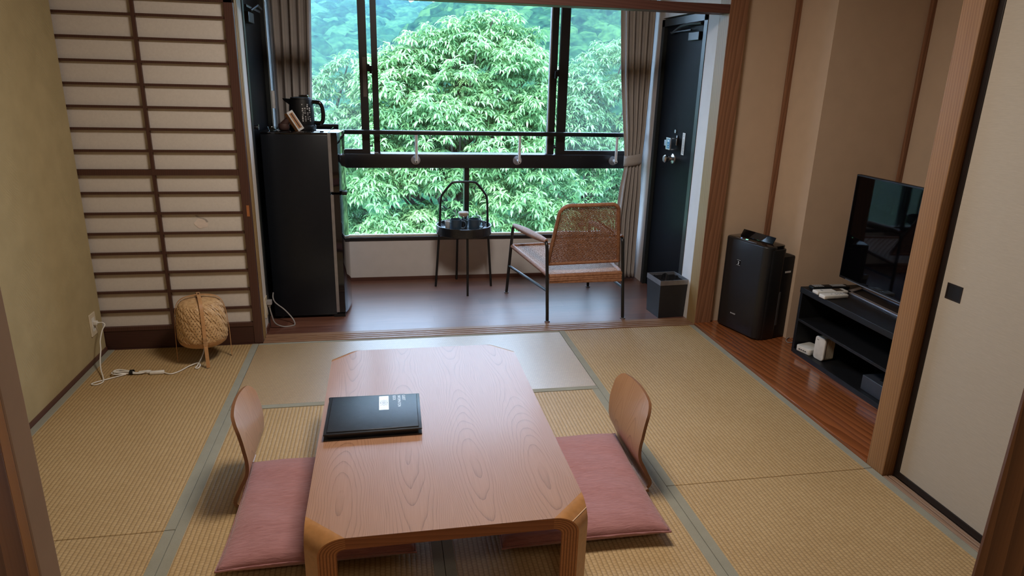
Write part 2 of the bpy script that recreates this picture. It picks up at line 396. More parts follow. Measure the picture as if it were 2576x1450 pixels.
# ================================================================== SETTING
XL, XR, YN = .086, 3.535, -3.345
struct('floor', bx((-.1, -4.9, -.12), (4.75, 0.0, -.055)), M_SILLWOOD, 'plain wooden sub-floor below the straw mats', 'floor')
struct('floor_veranda', bx((.86, .13, -.12), (3.6, 1.2, 0)), M_PLANK, 'glossy red-brown plank floor of the window veranda', 'floor')
struct('ceiling', bx((-.1, -4.9, 2.45), (4.75, 1.4, 2.55)), M_CEIL, 'board ceiling over the room', 'ceiling')
struct('trim_13', bx((-.06, .0005, -.12), (.9, .078, .002)), M_SHOJIWOOD, 'dark wooden sill under the paper screen', 'sill')
struct('wall_left', bx((-.06, -3.42, -.1), (XL, 0.0, 2.45)), M_PLASTER, 'khaki plaster wall with combed swirls along the left side', 'wall')
struct('baseboard_left', bx((XL, -3.34, -.05), (XL+.007, -.004, .022)), M_DARKBASE, 'thin dark wooden skirting strip at the foot of the khaki wall', 'skirting')
struct('wall_shoji_back', bx((-.06, .075, -.1), (.78, .15, 2.45)), M_WHITEWALL, 'wall hidden behind the paper screen', 'wall')
struct('wall_veranda_left', bx((.80, .15, -.1), (.899, .245, 2.45)).box((.80, .245, 2.14), (.899, 1.02, 2.45)).box((.80, 1.02, -.1), (.899, 1.3, 2.45)).box((.80, .245, -.1), (.84, 1.02, 2.2)),
       M_WHITEWALL, 'narrow white wall strip left of the fridge', 'wall')
struct('wall_veranda_right', bx((3.536, .12, -.1), (3.62, .256, 2.45)).box((3.536, .256, 1.90), (3.62, .955, 2.45)).box((3.536, .955, -.1), (3.62, 1.3, 2.45)).box((3.6, .256, -.1), (3.62, .955, 2.0)),
       M_WHITEWALL, 'white wall around the black door at the right of the veranda', 'wall')
struct('wall_back', bx((.8, 1.19, -.1), (3.62, 1.34, .305)), M_WHITEWALL, 'low white wall under the wide window', 'wall')
struct('wall_back_upper', bx((.8, 1.19, 2.22), (3.62, 1.34, 2.45)), M_WHITEWALL, 'white wall above the window, behind the curtains', 'wall')
struct('baseboard_back', bx((.90, 1.180, 0), (3.534, 1.1895, .026)), M_DARKBASE, 'thin dark skirting at the foot of the window wall', 'skirting')
struct('baseboard_veranda_left', bx((.8995, .16, 0), (.907, .243, .035)), M_DARKBASE, 'short brown skirting on the white strip beside the fridge', 'skirting')
# alcove
struct('wall_alcove_end', bx((3.625, .03, -.1), (4.005, .12, 2.45)), M_PAPERWALL, 'beige wallpapered end wall behind the air purifier', 'wall')
struct('wall_alcove_column', bx((3.98, -.32, -.1), (4.62, .12, 2.45)), M_PAPERWALL, 'beige wallpapered column projecting beside the air purifier', 'wall')
struct('wall_alcove_back', bx((4.55, -1.78, -.1), (4.65, -.32, 2.45)), M_PAPERWALL, 'beige wallpapered back wall behind the television', 'wall')
struct('wall_alcove_near', bx((3.66, -1.80, -.1), (4.6, -1.72, 2.45)), M_PAPERWALL, 'alcove side wall behind the front post', 'wall')
struct('trim_1', bx((3.95, .008, .014), (3.9795, .0295, 2.45)), M_POST_RED, 'slim red-brown corner strip rising behind the air purifier', 'trim')
struct('trim_2', bx((4.526, -.343, .014), (4.5495, -.3205, 2.45)), M_POST_RED, 'slim brown strip rising above the television', 'trim')
struct('floor_alcove', bx((3.536, -1.633, -.1), (4.55, .03, .014), .0015), M_ALCOVE, 'polished red-brown board floor of the alcove', 'alcove floor')
struct('wall_right', bx((3.66, -3.42, -.1), (3.72, -1.72, 2.45)).box((3.53, -3.34, 1.95), (3.66, -1.74, 2.45)), M_PAPERWALL, 'wall above the white sliding panel on the right', 'wall')
# near wall + hall
struct('wall_near', bx((-.06, -3.42, -.1), (1.30, -3.35, 2.45)).box((2.42, -3.42, -.1), (3.72, -3.35, 2.45)).box((1.30, -3.42, 2.0), (2.42, -3.35, 2.45)), M_PAPERWALL, 'wall around the entrance the view is taken from', 'wall')
struct('wall_hall', bx((.5, -4.9, -.1), (.6, -3.42, 2.45)).box((2.95, -4.9, -.1), (3.05, -3.42, 2.45)).box((.5, -4.9, -.1), (3.05, -4.82, 2.45)), M_PAPERWALL, 'walls of the entrance hall', 'wall')
# entrance frame
struct('trim_3', bx((1.2, -3.3265, -.05), (1.363, -3.301, 2.0), .0015), M_JAMBPAINT, 'brown-beige painted jamb at the left picture edge', 'door frame')
struct('trim_4', bx((1.2, -3.3405, -.05), (1.3635, -3.327, 2.0), .002), M_LIGHTWOODTRIM, 'worn orange wooden strip beside the left jamb', 'door frame')
struct('trim_5', bx((1.3005, -3.43, -.05), (1.3655, -3.341, 2.0), .002), M_POST_DARK, 'dark wooden strip at the lower left corner', 'door frame')
struct('trim_6', bx((2.211, -3.349, -.05), (2.42, -3.27, 2.0), .006).box((2.212, -3.46, -.05), (2.4195, -3.349, 2.0), .004), M_POST_DARK, 'dark brown wooden entrance post at the lower right corner', 'post')
# posts and beams
P7 = struct('trim_7', bx((3.5355, .003, -.02), (3.645, .119, 2.45), .002), M_POST_LIT, 'corner post between veranda and alcove, shade-darkened red-brown front and window-lit tan side', 'post')
bx((3.5357, -.001, -.02), (3.645, .003, 2.45), .001).build('shaded_front', M_POST_RED, P7)  # added thin face, its darker red paints the shade on the post's front
struct('trim_8', bx((3.536, -1.728, -.02), (3.66, -1.634, 2.45), .003), M_POST_TAN, 'thick tan cedar post in front of the television', 'post')
struct('trim_9', bx((.785, .04, -.02), (.899, .149, 2.45), .002).box((.899, .06, .0), (.902, .075, 2.45)).box((.899, .1, .0), (.902, .115, 2.45)), M_POST_LIT, 'grooved wooden post at the right edge of the paper screen', 'post')  # light on this post's side is put into the paler wood colour
struct('trim_10', bx((.905, .0, 1.858), (3.534, .12, 1.905), .002), M_BEAM, 'red-brown head rail spanning the veranda opening', 'beam')
mb = MB()
for y0, y1 in ((.001, .024), (.033, .052), (.061, .080), (.089, .129)): mb.box((.903, y0, -.02), (3.534, y1, .004), .001, 1)
mb.box((.903, .001, -.06), (3.534, .129, -.004))
struct('trim_11', mb, M_SILLWOOD, 'grooved wooden sliding-door sill between straw mats and planks', 'sill')
mb = MB()
for x0, x1 in ((3.538, 3.556), (3.562, 3.578), (3.584, 3.66)): mb.box((x0, -3.34, -.04), (x1, -1.73, 0.0 if x0 < 3.58 else -.004), .001, 1)
struct('trim_12', mb, M_SILLWOOD_Y, 'worn sliding-door sill along the right wall', 'sill')

# ------------------------------------------------------------------ window
W = thing('window_1', 'wide black-framed veranda window overlooking the trees', 'window', (2.2, 1.19, .305), None, 'structure')
YW = 1.19
mb = MB().box((.9, 1.185, .305), (3.534, 1.30, .331)).box((.9, 1.19, .331), (.96, 1.30, 2.22)).box((3.47, 1.19, .331), (3.534, 1.30, 2.22)).box((.9, 1.19, 2.15), (3.534, 1.3, 2.22))
mb.build('frame', M_BLACKALU, W)
MB().box((.96, 1.16, .842), (3.47, 1.30, .943), .006).build('transom', M_BLACKALU, W, 40)
MB().box((2.193, 1.20, .331), (2.228, 1.28, .842)).build('mullion', M_BLACKALU, W)
MB().box((.96, 1.215, .331), (3.47, 1.235, .345)).build('pale_strip', M_WHITEPL, W)  # pale strip along the foot of the lower panes
MB().box((.96, 1.238, .331), (2.2, 1.244, .842)).build('lower_pane', M_GLASS, W)
MB().box((2.22, 1.238, .331), (3.47, 1.244, .842)).build('lower_pane', M_GLASS, W)
cf = MB().box((1.548, 1.22, .943), (1.590, 1.27, 2.15)).box((2.82, 1.22, .943), (2.866, 1.27, 2.15)).build('centre_frame', M_BLACKALU, W)
MB().box((2.812, 1.225, .943), (2.82, 1.262, 2.15)).build('edge_gasket', M_GREYPL, cf)
MB().box((1.59, 1.243, .943), (2.815, 1.249, 2.15)).build('pane', M_GLASS, cf)
def sash(x0, x1, s0, s1, latch_x):
    o = MB().box((x0, 1.185, .943), (x1, 1.215, .972)).box((x0, 1.185, 2.12), (x1, 1.215, 2.15)).box((s0, 1.185, .972), (s1, 1.215, 2.12)).box((x0 if s0 > x0+.1 else x1-.04, 1.185, .972), (x0+.04 if s0 > x0+.1 else x1, 1.215, 2.12)).build('sliding_sash', M_BLACKALU, W)
    MB().box((x0, 1.197, .972), (x1, 1.203, 2.12)).build('pane', M_GLASS_DUSTY, o)
    d = 1 if latch_x > (x0+x1)/2 else -1
    l = MB().box((latch_x, 1.178, 1.497), (latch_x+.016*d, 1.2, 1.545), .002).box((latch_x+.013*d, 1.176, 1.484), (latch_x+.032*d, 1.195, 1.535), .002).build('latch', M_BLACKMATT, o)
    MB().box((latch_x, 1.18, .99), (latch_x+.02*d, 1.2, 1.0)).box((latch_x+.012*d, 1.18, .995), (latch_x+.018*d, 1.2, 1.015)).build('stopper', M_BLACKMATT, o)
    return o
sash(.96, 1.520, 1.466, 1.520, 1.520)
MB().box((1.487, 1.1835, 1.33), (1.512, 1.185, 1.59)).build('paper_strip', simple('brown_paper_strip', (.16, .13, .115), .7), W)
sash(2.874, 3.47, 2.874, 2.940, 2.874)
MB().box((1.548, 1.163, .944), (1.575, 1.18, .952)).build('rail_end_stop', M_GREYPL, W)
# handrail
H = thing('handrail', 'black horizontal safety rail across the window on white brackets', 'handrail', (2.2, 1.10, .85))
MB().box((.93, 1.085, 1.082), (3.50, 1.118, 1.112), .006).build('rail', M_BLACKSTEEL, H, 40)
for x in (1.842, 2.583, 3.318):
    b = MB().tube([(x-.002, 1.10, 1.083), (x-.002, 1.10, .93), (x-.002, 1.10, .888)], .0105, 8).build('bracket', M_BRACKET, H, 40)
    MB().cyl((x-.006, 1.161, .902), (x-.006, 1.148, .902), .033, 28).build('base_disc', M_SILVER, b, 40)
    MB().cyl((x-.002, 1.15, .902), (x-.002, 1.09, .902), .012, 14).build('peg', M_BRACKET, b, 40)
    MB().cyl((x-.002, 1.092, .896), (x-.002, 1.088, .896), .005, 10).build('screw', M_BLACKMATT, b, 40)

# ------------------------------------------------------------------ doors (veranda)
def door(name, x, y0, y1, ztop, s, label, near_light=True):
    """s=+1: wall on the left (door looks +x)"""
    D = thing(name, label, 'door', (x, (y0+y1)/2, 0), None, 'structure')
    o = .004*s; dpt = -.05*s
    MB().box((x+o, y0, 0), (x+dpt, y0+.045, ztop)).box((x+o, y1-.045, 0), (x+dpt, y1, ztop)).box((x+o, y0, ztop-.045), (x+dpt, y1, ztop)).build('frame', M_BLACKDOORFRAME, D)
    lf = MB().box((x-.022*s, y0+.045, 0.004), (x-.05*s, y1-.045, ztop-.045)).build('leaf', M_BLACKDOOR, D)
    return D, lf
D1, lf = door('door_1', .9, .245, 1.02, 2.14, 1, 'black steel door behind the fridge at the left of the veranda')
c = MB().box((.88, .36, 1.735), (.915, .52, 1.79), .004).build('closer_box', M_BLACKDOORFRAME, D1)
MB().box((.9, .33, 1.81), (.912, .78, 1.822)).tube([(.91, .45, 1.80), (.925, .6, 1.84), (.915, .80, 1.835)], .008, 8).build('closer_arm', M_DARKMETAL, D1)
MB().tube([(.88, .315, 1.18), (.925, .315, 1.18)], .012, 14).lathe([(.0, .0), (.022, .0), (.024, .02), (.0, .03)], (0, 0, 0), 4).build('lock_knob', M_CHROME, D1, 40) if False else MB().tube([(.876, .318, 1.18), (.912, .318, 1.18), (.925, .318, 1.18)], [.012, .012, .017], 16).build('lock_knob', M_CHROME, D1, 40)
MB().box((.9025, .975, 0.0), (.9055, 1.003, 2.12)).build('edge_reflection', simple('pale_reflection_tint', (.42, .47, .46), .3), D1)  # pale colour paints the reflection along the door frame's edge
MB().tube([(.91, 1.03, 1.25), (.91, 1.03, 1.36)], .014, 10).build('hinge', M_BRACKET, D1, 40)
D2, lf = door('door_2', 3.536, .257, .954, 1.888, -1, 'black steel door with round knob at the right of the veranda')
MB().box((3.536, .52, 1.735), (3.576, .37, 1.785), .003).build('closer_box', M_BLACKDOORFRAME, D2)
MB().tube([(3.545, .80, 1.795), (3.52, .62, 1.825), (3.53, .50, 1.835), (3.535, .34, 1.83)], .009, 8).box((3.53, .80, 1.795), (3.54, .48, 1.803)).build('closer_arm', M_DARKMETAL, D2, 40)
MB(Matrix.Translation((3.558, .62, .982)) @ Matrix.Rotation(-PI/2, 4, 'Y')).lathe([(0, 0), (.036, 0), (.034, .008), (.016, .016), (.013, .03), (.025, .042), (.027, .062), (.02, .07), (0, .071)], n=28).build('knob', M_CHROME, D2, 30)
g = MB().box((3.556, .57, 1.075), (3.549, .585, 1.14), .002).box((3.556, .57, 1.045), (3.500, .582, 1.052)).box((3.556, .57, 1.118), (3.500, .582, 1.124)).box((3.51, .56, 1.045), (3.498, .63, 1.124), .002).build('door_guard', M_CHROME, D2)
MB().box((3.4965, .565, 1.055), (3.498, .605, 1.115)).build('blue_sign', M_BLUE, g)
MB().box((3.51, .63, 1.065), (3.5, .665, 1.105), .004).build('guard_tip', M_SILVER, g)
MB().box((3.4955, .572, 1.098), (3.4966, .596, 1.11)).box((3.4955, .58, 1.078), (3.4966, .59, 1.085)).box((3.4955, .575, 1.063), (3.4966, .584, 1.07)).build('sign_lettering', M_WHITETXT, g)
MB().cyl((3.558, .61, 1.165), (3.549, .61, 1.165), .013, 16).build('peephole', M_CHROME, D2, 40)
st = MB().box((3.5575, .462, 1.022), (3.556, .50, 1.165)).build('notice_sticker', M_WHITEPL, D2)
mb = MB(); rr = random.Random(3)
for k in range(13):
    if k in (2,): continue
    z = 1.155 - k*.0098
    for q in range(rr.randint(2, 3)):
        mb.box((3.5552, .485-q*.006, z), (3.5561, .482-q*.006+rr.uniform(-.002, .001), z-rr.uniform(.002, .006)))
    mb.box((3.5552, .488, z-.003), (3.5561, .474, z-.0045))
mb.build('sticker_lettering', simple('grey_blue_print', (.2, .24, .26), .6), st)

# ------------------------------------------------------------------ curtains
def curtain(name, label, ed, y, nf, amp, tie=None, seed=0):
    """ed: list of (z, xleft, xright) from top to bottom"""
    zs = [e[0] for e in ed]
    def at(z, k): return float(np.interp(-z, [-q for q in zs], [e[k] for e in ed]))
    R = thing(name, label, 'curtain', ((ed[-1][1]+ed[-1][2])/2, y, ed[-1][0]), 'curtains beside the window')
    rr = random.Random(seed); phs = [rr.uniform(-.5, .5) for _ in range(nf+2)]
    def fn(u, v):
        z = ed[0][0] + (ed[-1][0]-ed[0][0])*v
        a = at(z, 1); b = at(z, 2); w = b-a
        k = u*nf; i = int(min(k, nf)); ph = phs[i]*(1-(k-i)) + phs[i+1]*(k-i)
        s = math.sin(2*PI*k + ph*1.2)
        A = amp*(.55+.45*min(1, w/.22))
        if tie and abs(z-tie) < .22: A *= .45 + .55*abs(z-tie)/.22
        return (a + w*u + .012*math.sin(2*PI*k*2+ph)*w/.25, y + A*s + .006*math.sin(5*z+ph*3), z)
    MB().grid(fn, nf*14, 60).build('drape', M_CURTAIN, R, 180, [('SOLIDIFY', dict(thickness=.003))])
    if tie:
        a = at(tie, 1)-.004; b = at(tie, 2)+.004
        def tf(u, v):
            t = 2*PI*u; cx = (a+b)/2; 
            return (cx + (b-a)/2*math.cos(t)*1.02, y + (amp*.95+.008)*math.sin(t), tie - .038 + .076*v + .012*math.cos(t))
        MB().grid(tf, 40, 3, True).build('tieback', M_CURTAIN, R, 180, [('SOLIDIFY', dict(thickness=.004))])
    return R
curtain('curtain', 'grey-taupe curtain hanging behind the black fridge', [(2.3, .915, 1.20), (1.3, .915, 1.152), (.05, .915, 1.15)], 1.045, 5, .032, None, 2)
curtain('curtain', 'grey-taupe curtain gathered by a tieback beside the black door', [(2.3, 3.235, 3.50), (1.9, 3.262, 3.505), (1.49, 3.30, 3.508), (1.05, 3.352, 3.500), (.92, 3.366, 3.494), (.86, 3.366, 3.494), (.72, 3.345, 3.498), (.5, 3.33, 3.502), (.02, 3.35, 3.505)], 1.045, 5, .032, .925, 5)

# ================================================================== TATAMI
def tatami(x0, x1, y0, y1, along, sides, label):
    g = .0012; x0 += g; x1 -= g; y0 += g; y1 -= g
    T = thing('tatami_mat', label, 'straw mat', ((x0+x1)/2, (y0+y1)/2, -.055), 'straw floor mats')
    MB().box((x0, y0, -.055), (x1, y1, 0), .0025).build('rush_surface', M_TATX if along == 'X' else M_TATY, T)
    w = .034
    for sd in sides:
        if sd == 'L': a, b = (x0-.0003, y0, -.05), (x0+w, y1, .0012)
        if sd == 'R': a, b = (x1-w, y0, -.05), (x1+.0003, y1, .0012)
        if sd == 'F': a, b = (x0, y1-w*.6, -.05), (x1, y1+.0003, .0012)
        if sd == 'N': a, b = (x0, y0-.0003, -.05), (x1, y0+w, .0012)
        MB().box(a, b, .001, 1).build('cloth_border', M_HERI, T)
YA, YB = -.8145, -1.6715
tatami(XL+.007, .88, YB, 0, 'Y', 'LR', 'straw mat along the khaki wall, under the bamboo lamp')
tatami(XL+.007, .88, YN, YB, 'Y', 'LR', 'straw mat at the bottom left corner beyond the cross seam')
tatami(.88, 2.64, YA, 0, 'X', 'FN', 'straw mat lying crosswise in front of the veranda sill')
tatami(.88, 1.76, YA-1.72, YA, 'Y', 'LR', 'straw mat under the left legless chair and table half')
tatami(1.76, 2.64, YA-1.72, YA, 'Y', 'LR', 'straw mat under the right legless chair and table half')
tatami(2.64, XR, YB, 0, 'Y', 'LR', 'straw mat beside the alcove board, next to the air purifier')
tatami(2.64, XR, YN, YB, 'Y', 'LR', 'straw mat along the white sliding panel at the lower right')

# ================================================================== SHOJI
S = thing('shoji_screen', 'paper lattice sliding screen with dark wooden bars and patched hole', 'paper screen', (.46, .02, 0))
x0, x1 = .02, .903
MB().box((x0, .003, 0.003), (x0+.05, .034, 1.87)).box((.858, .003, .003), (x1, .034, 1.87), .002).box((x0, .003, 1.80), (x1, .034, 1.87)).box((x0+.05, .004, .107), (.858, .033, .128)).box((x0+.05, .005, .954), (.858, .032, .984)).build('frame', M_SHOJIWOOD, S)
MB().box((x0+.05, .008, .004), (.858, .03, .108)).build('skirt_board', M_SHOJIBOARD, S)
mb = MB()
for k in range(1, 8): mb.box((x0+.05, .008, .969+.1086*k-.006), (.858, .024, .969+.1086*k+.006)); 
for k in range(1, 8): mb.box((x0+.05, .008, .969-.1075*k-.006), (.858, .024, .969-.1075*k+.006))
mb.box((.432, .007, .128), (.448, .024, 1.81))
mb.build('lattice', M_SHOJIWOOD, S)
MB().box((x0+.04, .025, .11), (.862, .027, 1.82)).build('paper', M_PAPER, S)
pts = []
for k in range(40):
    a = 2*PI*k/40; r = .024*(1+.22*abs(math.sin(2.5*a)))
    pts.append((.640 + r*1.25*math.cos(a), r*math.sin(a)*.95 + .695))
MB(Matrix.Rotation(PI/2, 4, 'X')).prism([(a, b) for a, b in pts], -.0252, -.0238).build('paper_patch', simple('patch_paper', (.72, .62, .55), .9), S)
MB(Matrix.Rotation(PI/2, 4, 'X')).prism([(.612, .738), (.622, .729), (.640, .721), (.648, .722), (.660, .712), (.667, .700), (.676, .703), (.67, .716), (.655, .726), (.640, .728), (.62, .741)], -.0256, -.0236).build('torn_flap', simple('torn_paper_edge', (.40, .36, .33), .9), S)
MB().box((.880, .002, .735), (.894, .006, .795)).build('finger_pull', M_BRASSPULL, S)

# ================================================================== FUSUMA
F = thing('sliding_panel', 'white cloth-paper sliding panel in black frame on the right', 'sliding panel', (3.595, -2.55, 0), None, 'thing')
MB().box((3.582, -3.34, .003), (3.606, -1.733, .03), .002).box((3.582, -1.757, .03), (3.606, -1.733, 1.93), .002).box((3.582, -3.34, 1.91), (3.606, -1.757, 1.94)).build('frame', M_LACQUER, F)
MB().box((3.586, -3.34, .03), (3.602, -1.757, 1.91)).build('panel', M_FUSUMA, F)
fp = MB().box((3.5845, -1.848, .768), (3.589, -1.780, .774)).box((3.5845, -1.848, .82), (3.589, -1.780, .826)).box((3.5845, -1.848, .774), (3.589, -1.842, .82)).box((3.5845, -1.786, .774), (3.589, -1.780, .82)).build('finger_pull', M_LACQUER, F)
MB().box((3.5855, -1.842, .774), (3.587, -1.786, .82)).build('recess', M_BLACKMATT, fp)

# ================================================================== LOW TABLE
TX0, TX1, TY0, TY1, TH, THK = 1.369, 2.150, -2.236, -.967, .33, .036
CH = .036; RB = .052
T = thing('low_table', 'low wooden floor table with bent corner legs and polished veneer top', 'table', ((TX0+TX1)/2, (TY0+TY1)/2, 0))
ci = CH + RB*math.sqrt(2)          # chamfer leg lengths at the flat top
poly = [(TX0+ci, TY0), (TX1-ci, TY0), (TX1, TY0+ci), (TX1, TY1-ci), (TX1-ci, TY1), (TX0+ci, TY1), (TX0, TY1-ci), (TX0, TY0+ci)]
bm = bmesh.new()
MB().prism(poly, TH-.0015, TH).build('top_veneer', M_TABLE, T)
mb = MB(); mb.prism(poly, TH-THK, TH-.0015); mb.build('top_core', M_TABLEEDGE, T)
def leg(cx, cy, sx, sy):
    """bent ply leg at the corner (cx,cy); sx,sy point outwards"""
    prof = []          # (distance in from outer plane, z) outer skin then inner skin
    N = 12
    outer = [(RB - RB*math.sin(a), TH - RB + RB*math.cos(a)) for a in [PI/2*i/N for i in range(N+1)]] + [(0, TH-RB-.06), (0.0, 0.0016)]
    ri = RB-THK
    inner = [(RB - ri*math.sin(a), TH - RB + ri*math.cos(a)) for a in [PI/2*i/N for i in range(N+1)]] + [(THK, TH-RB-.06), (THK, 0.0016)]
    def ends(s, z):
        e = CH + s*math.sqrt(2)
        return (cx - sx*0, cy - sy*e, z), (cx - sx*e, cy - sy*0, z)
    skin = MB(); n = len(outer)
    vs = []
    for s, z in outer: a, b = ends(s, z); vs += [a, b]
    fs = [(2*i, 2*i+1, 2*i+3, 2*i+2) for i in range(n-1)]
    skin.add(vs, fs)
    vs = []
    for s, z in inner: a, b = ends(s, z); vs += [a, b]
    skin.add(vs, fs); skin.add([ends(*outer[-1])[0], ends(*outer[-1])[1], ends(*inner[-1])[1], ends(*inner[-1])[0]], [(0, 1, 2, 3)])
    o = skin.build('leg', M_TABLEFOLD, T, 60)
    # layered plywood side edges
    me = bpy.data.meshes.new('plywood_edge'); V = []; Fs = []; at = []
    off = T.location
    for side in (0, 1):
        b0 = len(V)
        for k in range(n):
            for (q, lv) in ((outer[k], 0.0), (inner[k], 1.0)):
                V.append(tuple(Vector(ends(*q)[side]) - off)); at.append(lv)
        Fs += [(b0+2*k, b0+2*k+1, b0+2*k+3, b0+2*k+2) for k in range(n-1)]
    me.from_pydata(V, [], Fs); A = me.attributes.new('layer', 'FLOAT', 'POINT'); A.data.foreach_set('value', at)
    me.materials.append(M_PLYEDGE)
    e = bpy.data.objects.new('plywood_edge', me); COL.objects.link(e); e.parent = o
    return o
for cx, cy, sx, sy in ((TX0, TY0, -1, -1), (TX1, TY0, 1, -1), (TX1, TY1, 1, 1), (TX0, TY1, -1, 1)):
    o = leg(cx, cy, sx, sy)
    if (sx, sy) == (1, -1):
        e = .10 + .03
        pa = Vector((cx-.002, cy+CH+.018, TH-.028)); pb = Vector((cx-CH-.018, cy+.002, TH-.028))
        q = []
        for i in range(7):
            f = i/6; s = .0145; 
            e_ = CH + s*math.sqrt(2); q.append(Vector((cx - e_*f, cy + e_*(1-f), TH - RB + math.sqrt(max(0, RB**2-(RB-.0145)**2)) + .0003)))
        MB().tube(q, .0011, 5).build('crack', simple('pale_crack', (.75, .55, .36), .6), o)

# guest book
BZ = TH
B = thing('guest_book', 'black leatherette guest information binder lying on the low table', 'book', (1.54, -1.595, BZ))
bp = [(1.386, -1.732), (1.708, -1.728), (1.712, -1.466), (1.389, -1.458)]
def inset(p, d):
    c = (sum(q[0] for q in p)/4, sum(q[1] for q in p)/4)
    return [(q[0] + (d if q[0] < c[0] else -d), q[1] + (d if q[1] < c[1] else -d)) for q in p]
MB().prism(bp, BZ+.0002, BZ+.005, .0015).build('back_cover', M_LEATHER, B, 40)
MB().prism(inset(bp, .012), BZ+.005, BZ+.019).build('inner_pages', simple('dark_page_sleeves', (.012, .011, .012), .45), B)
cv = MB().prism(bp, BZ+.019, BZ+.0245, .0018).prism(inset(bp, .010), BZ+.0243, BZ+.0275, .0025, 3).build('front_cover', M_LEATHER, B, 40)
MB().prism([(1.386, -1.462), (1.709, -1.470), (1.709, -1.464), (1.388, -1.456)], BZ+.003, BZ+.0225).build('spine', M_LEATHER, B)
zt = BZ+.0277
lb = MB().box((1.566, -1.588, zt-.0003), (1.600, -1.481, zt+.0002)).build('silver_plate', M_WHITETXT, B)
mb = MB()
def seg(a, b, w=.0011):
    a = Vector((*a, zt+.0003)); b = Vector((*b, zt+.0003)); mb.ribbon([a, b], [((b-a).cross(Vector((0, 0, 1))))]*2, w, .0002)
cx, cy = 1.583, -1.534
for (rx, ry) in ((.0125, .022), (.0065, .011)):
    q = [(cx+rx, cy), (cx, cy+ry), (cx-rx, cy), (cx, cy-ry)]
    for i in range(4): seg(q[i], q[(i+1) % 4])
for sx in (-1, 1):
    for sy in (-1, 1):
        seg((cx+sx*.006, cy+sy*.018), (cx+sx*.0135, cy+sy*.020)); seg((cx+sx*.010, cy+sy*.010), (cx+sx*.0145, cy+sy*.011))
    seg((cx+sx*.0125, cy-.006), (cx+sx*.0125, cy+.006)); 
seg((cx-.003, cy-.006), (cx+.003, cy-.002)); seg((cx+.003, cy-.002), (cx-.003, cy+.002)); seg((cx-.003, cy+.002), (cx+.003, cy+.006))
mb.build('emblem', simple('grey_foil_lines', (.1, .13, .14), .4), lb)
Rt = Matrix(((0, 1, 0, 0), (-1, 0, 0, 0), (0, 0, 1, 0), (0, 0, 0, 1)))   # text x -> -y, text y -> +x
for s, x, sc in (('GUEST', 1.646, .92), ('INFORMATION', 1.629, .86), ('BOOK', 1.612, .86)):
    text(s, 'lettering', B, .0155, M_WHITETXT, Matrix.Translation((x, -1.480, zt-.0001)) @ Rt @ Matrix.Diagonal((sc, 1, 1, 1)))

# ================================================================== CUSHIONS + LEGLESS CHAIRS
def cushion(x0, x1, y0, y1, z0, label, seed, skew=0):
    C = thing('floor_cushion', label, 'cushion', ((x0+x1)/2, (y0+y1)/2, z0), 'pink-brown floor cushions')
    rr = np.random.default_rng(seed); ph = rr.uniform(0, 6, 6)
    def fn(top):
        def g(u, v):
            a, b = 2*u-1, 2*v-1
            k = (1-abs(a)**4.0)*(1-abs(b)**4.0); k = max(k, 0)**.42
            pinch = 1 - .035*(1-abs(a)**3)*abs(b)**6 ; pinx = 1 - .035*(1-abs(b)**3)*abs(a)**6
            x = (x0+x1)/2 + (x1-x0)/2*a*pinx + skew*(a+1)/2*b; y = (y0+y1)/2 + (y1-y0)/2*b*pinch
            r = .003*math.sin(9*x*3+ph[0]+4*b)*k + .002*math.sin(40*y+ph[1]+3*a)*k
            edge = .030
            z = z0 + edge + (.042*k + r if top else -(edge-.002)*min(1, k*1.5))
            return (x, y, z)
        return g
    mb = MB(); mb.grid(fn(True), 60, 60); mb.grid(fn(False), 60, 60)
    bmx = mb.build('cover', M_CUSHION, C, 180)
    bm = bmesh.new(); bm.from_mesh(bmx.data); bmesh.ops.remove_doubles(bm, verts=bm.verts[:], dist=.0004); bmesh.ops.recalc_face_normals(bm, faces=bm.faces[:]); bm.to_mesh(bmx.data); bm.free(); bmx.data.shade_smooth()
    # seam roll around the rim
    q = []
    for i in range(160):
        t = i/160*4; s = int(t); f = t-s
        a, b = [(-1+2*f, -1), (1, -1+2*f), (1-2*f, 1), (-1, 1-2*f)][s]
        pinch = 1 - .035*(1-abs(a)**3)*abs(b)**6; pinx = 1 - .035*(1-abs(b)**3)*abs(a)**6
        q.append(((x0+x1)/2 + (x1-x0)/2*a*pinx + skew*(a+1)/2*b, (y0+y1)/2 + (y1-y0)/2*b*pinch, z0+.030))
    MB().tube(q, .0035, 6, True).build('seam', M_CUSHION, C, 60)
    return C
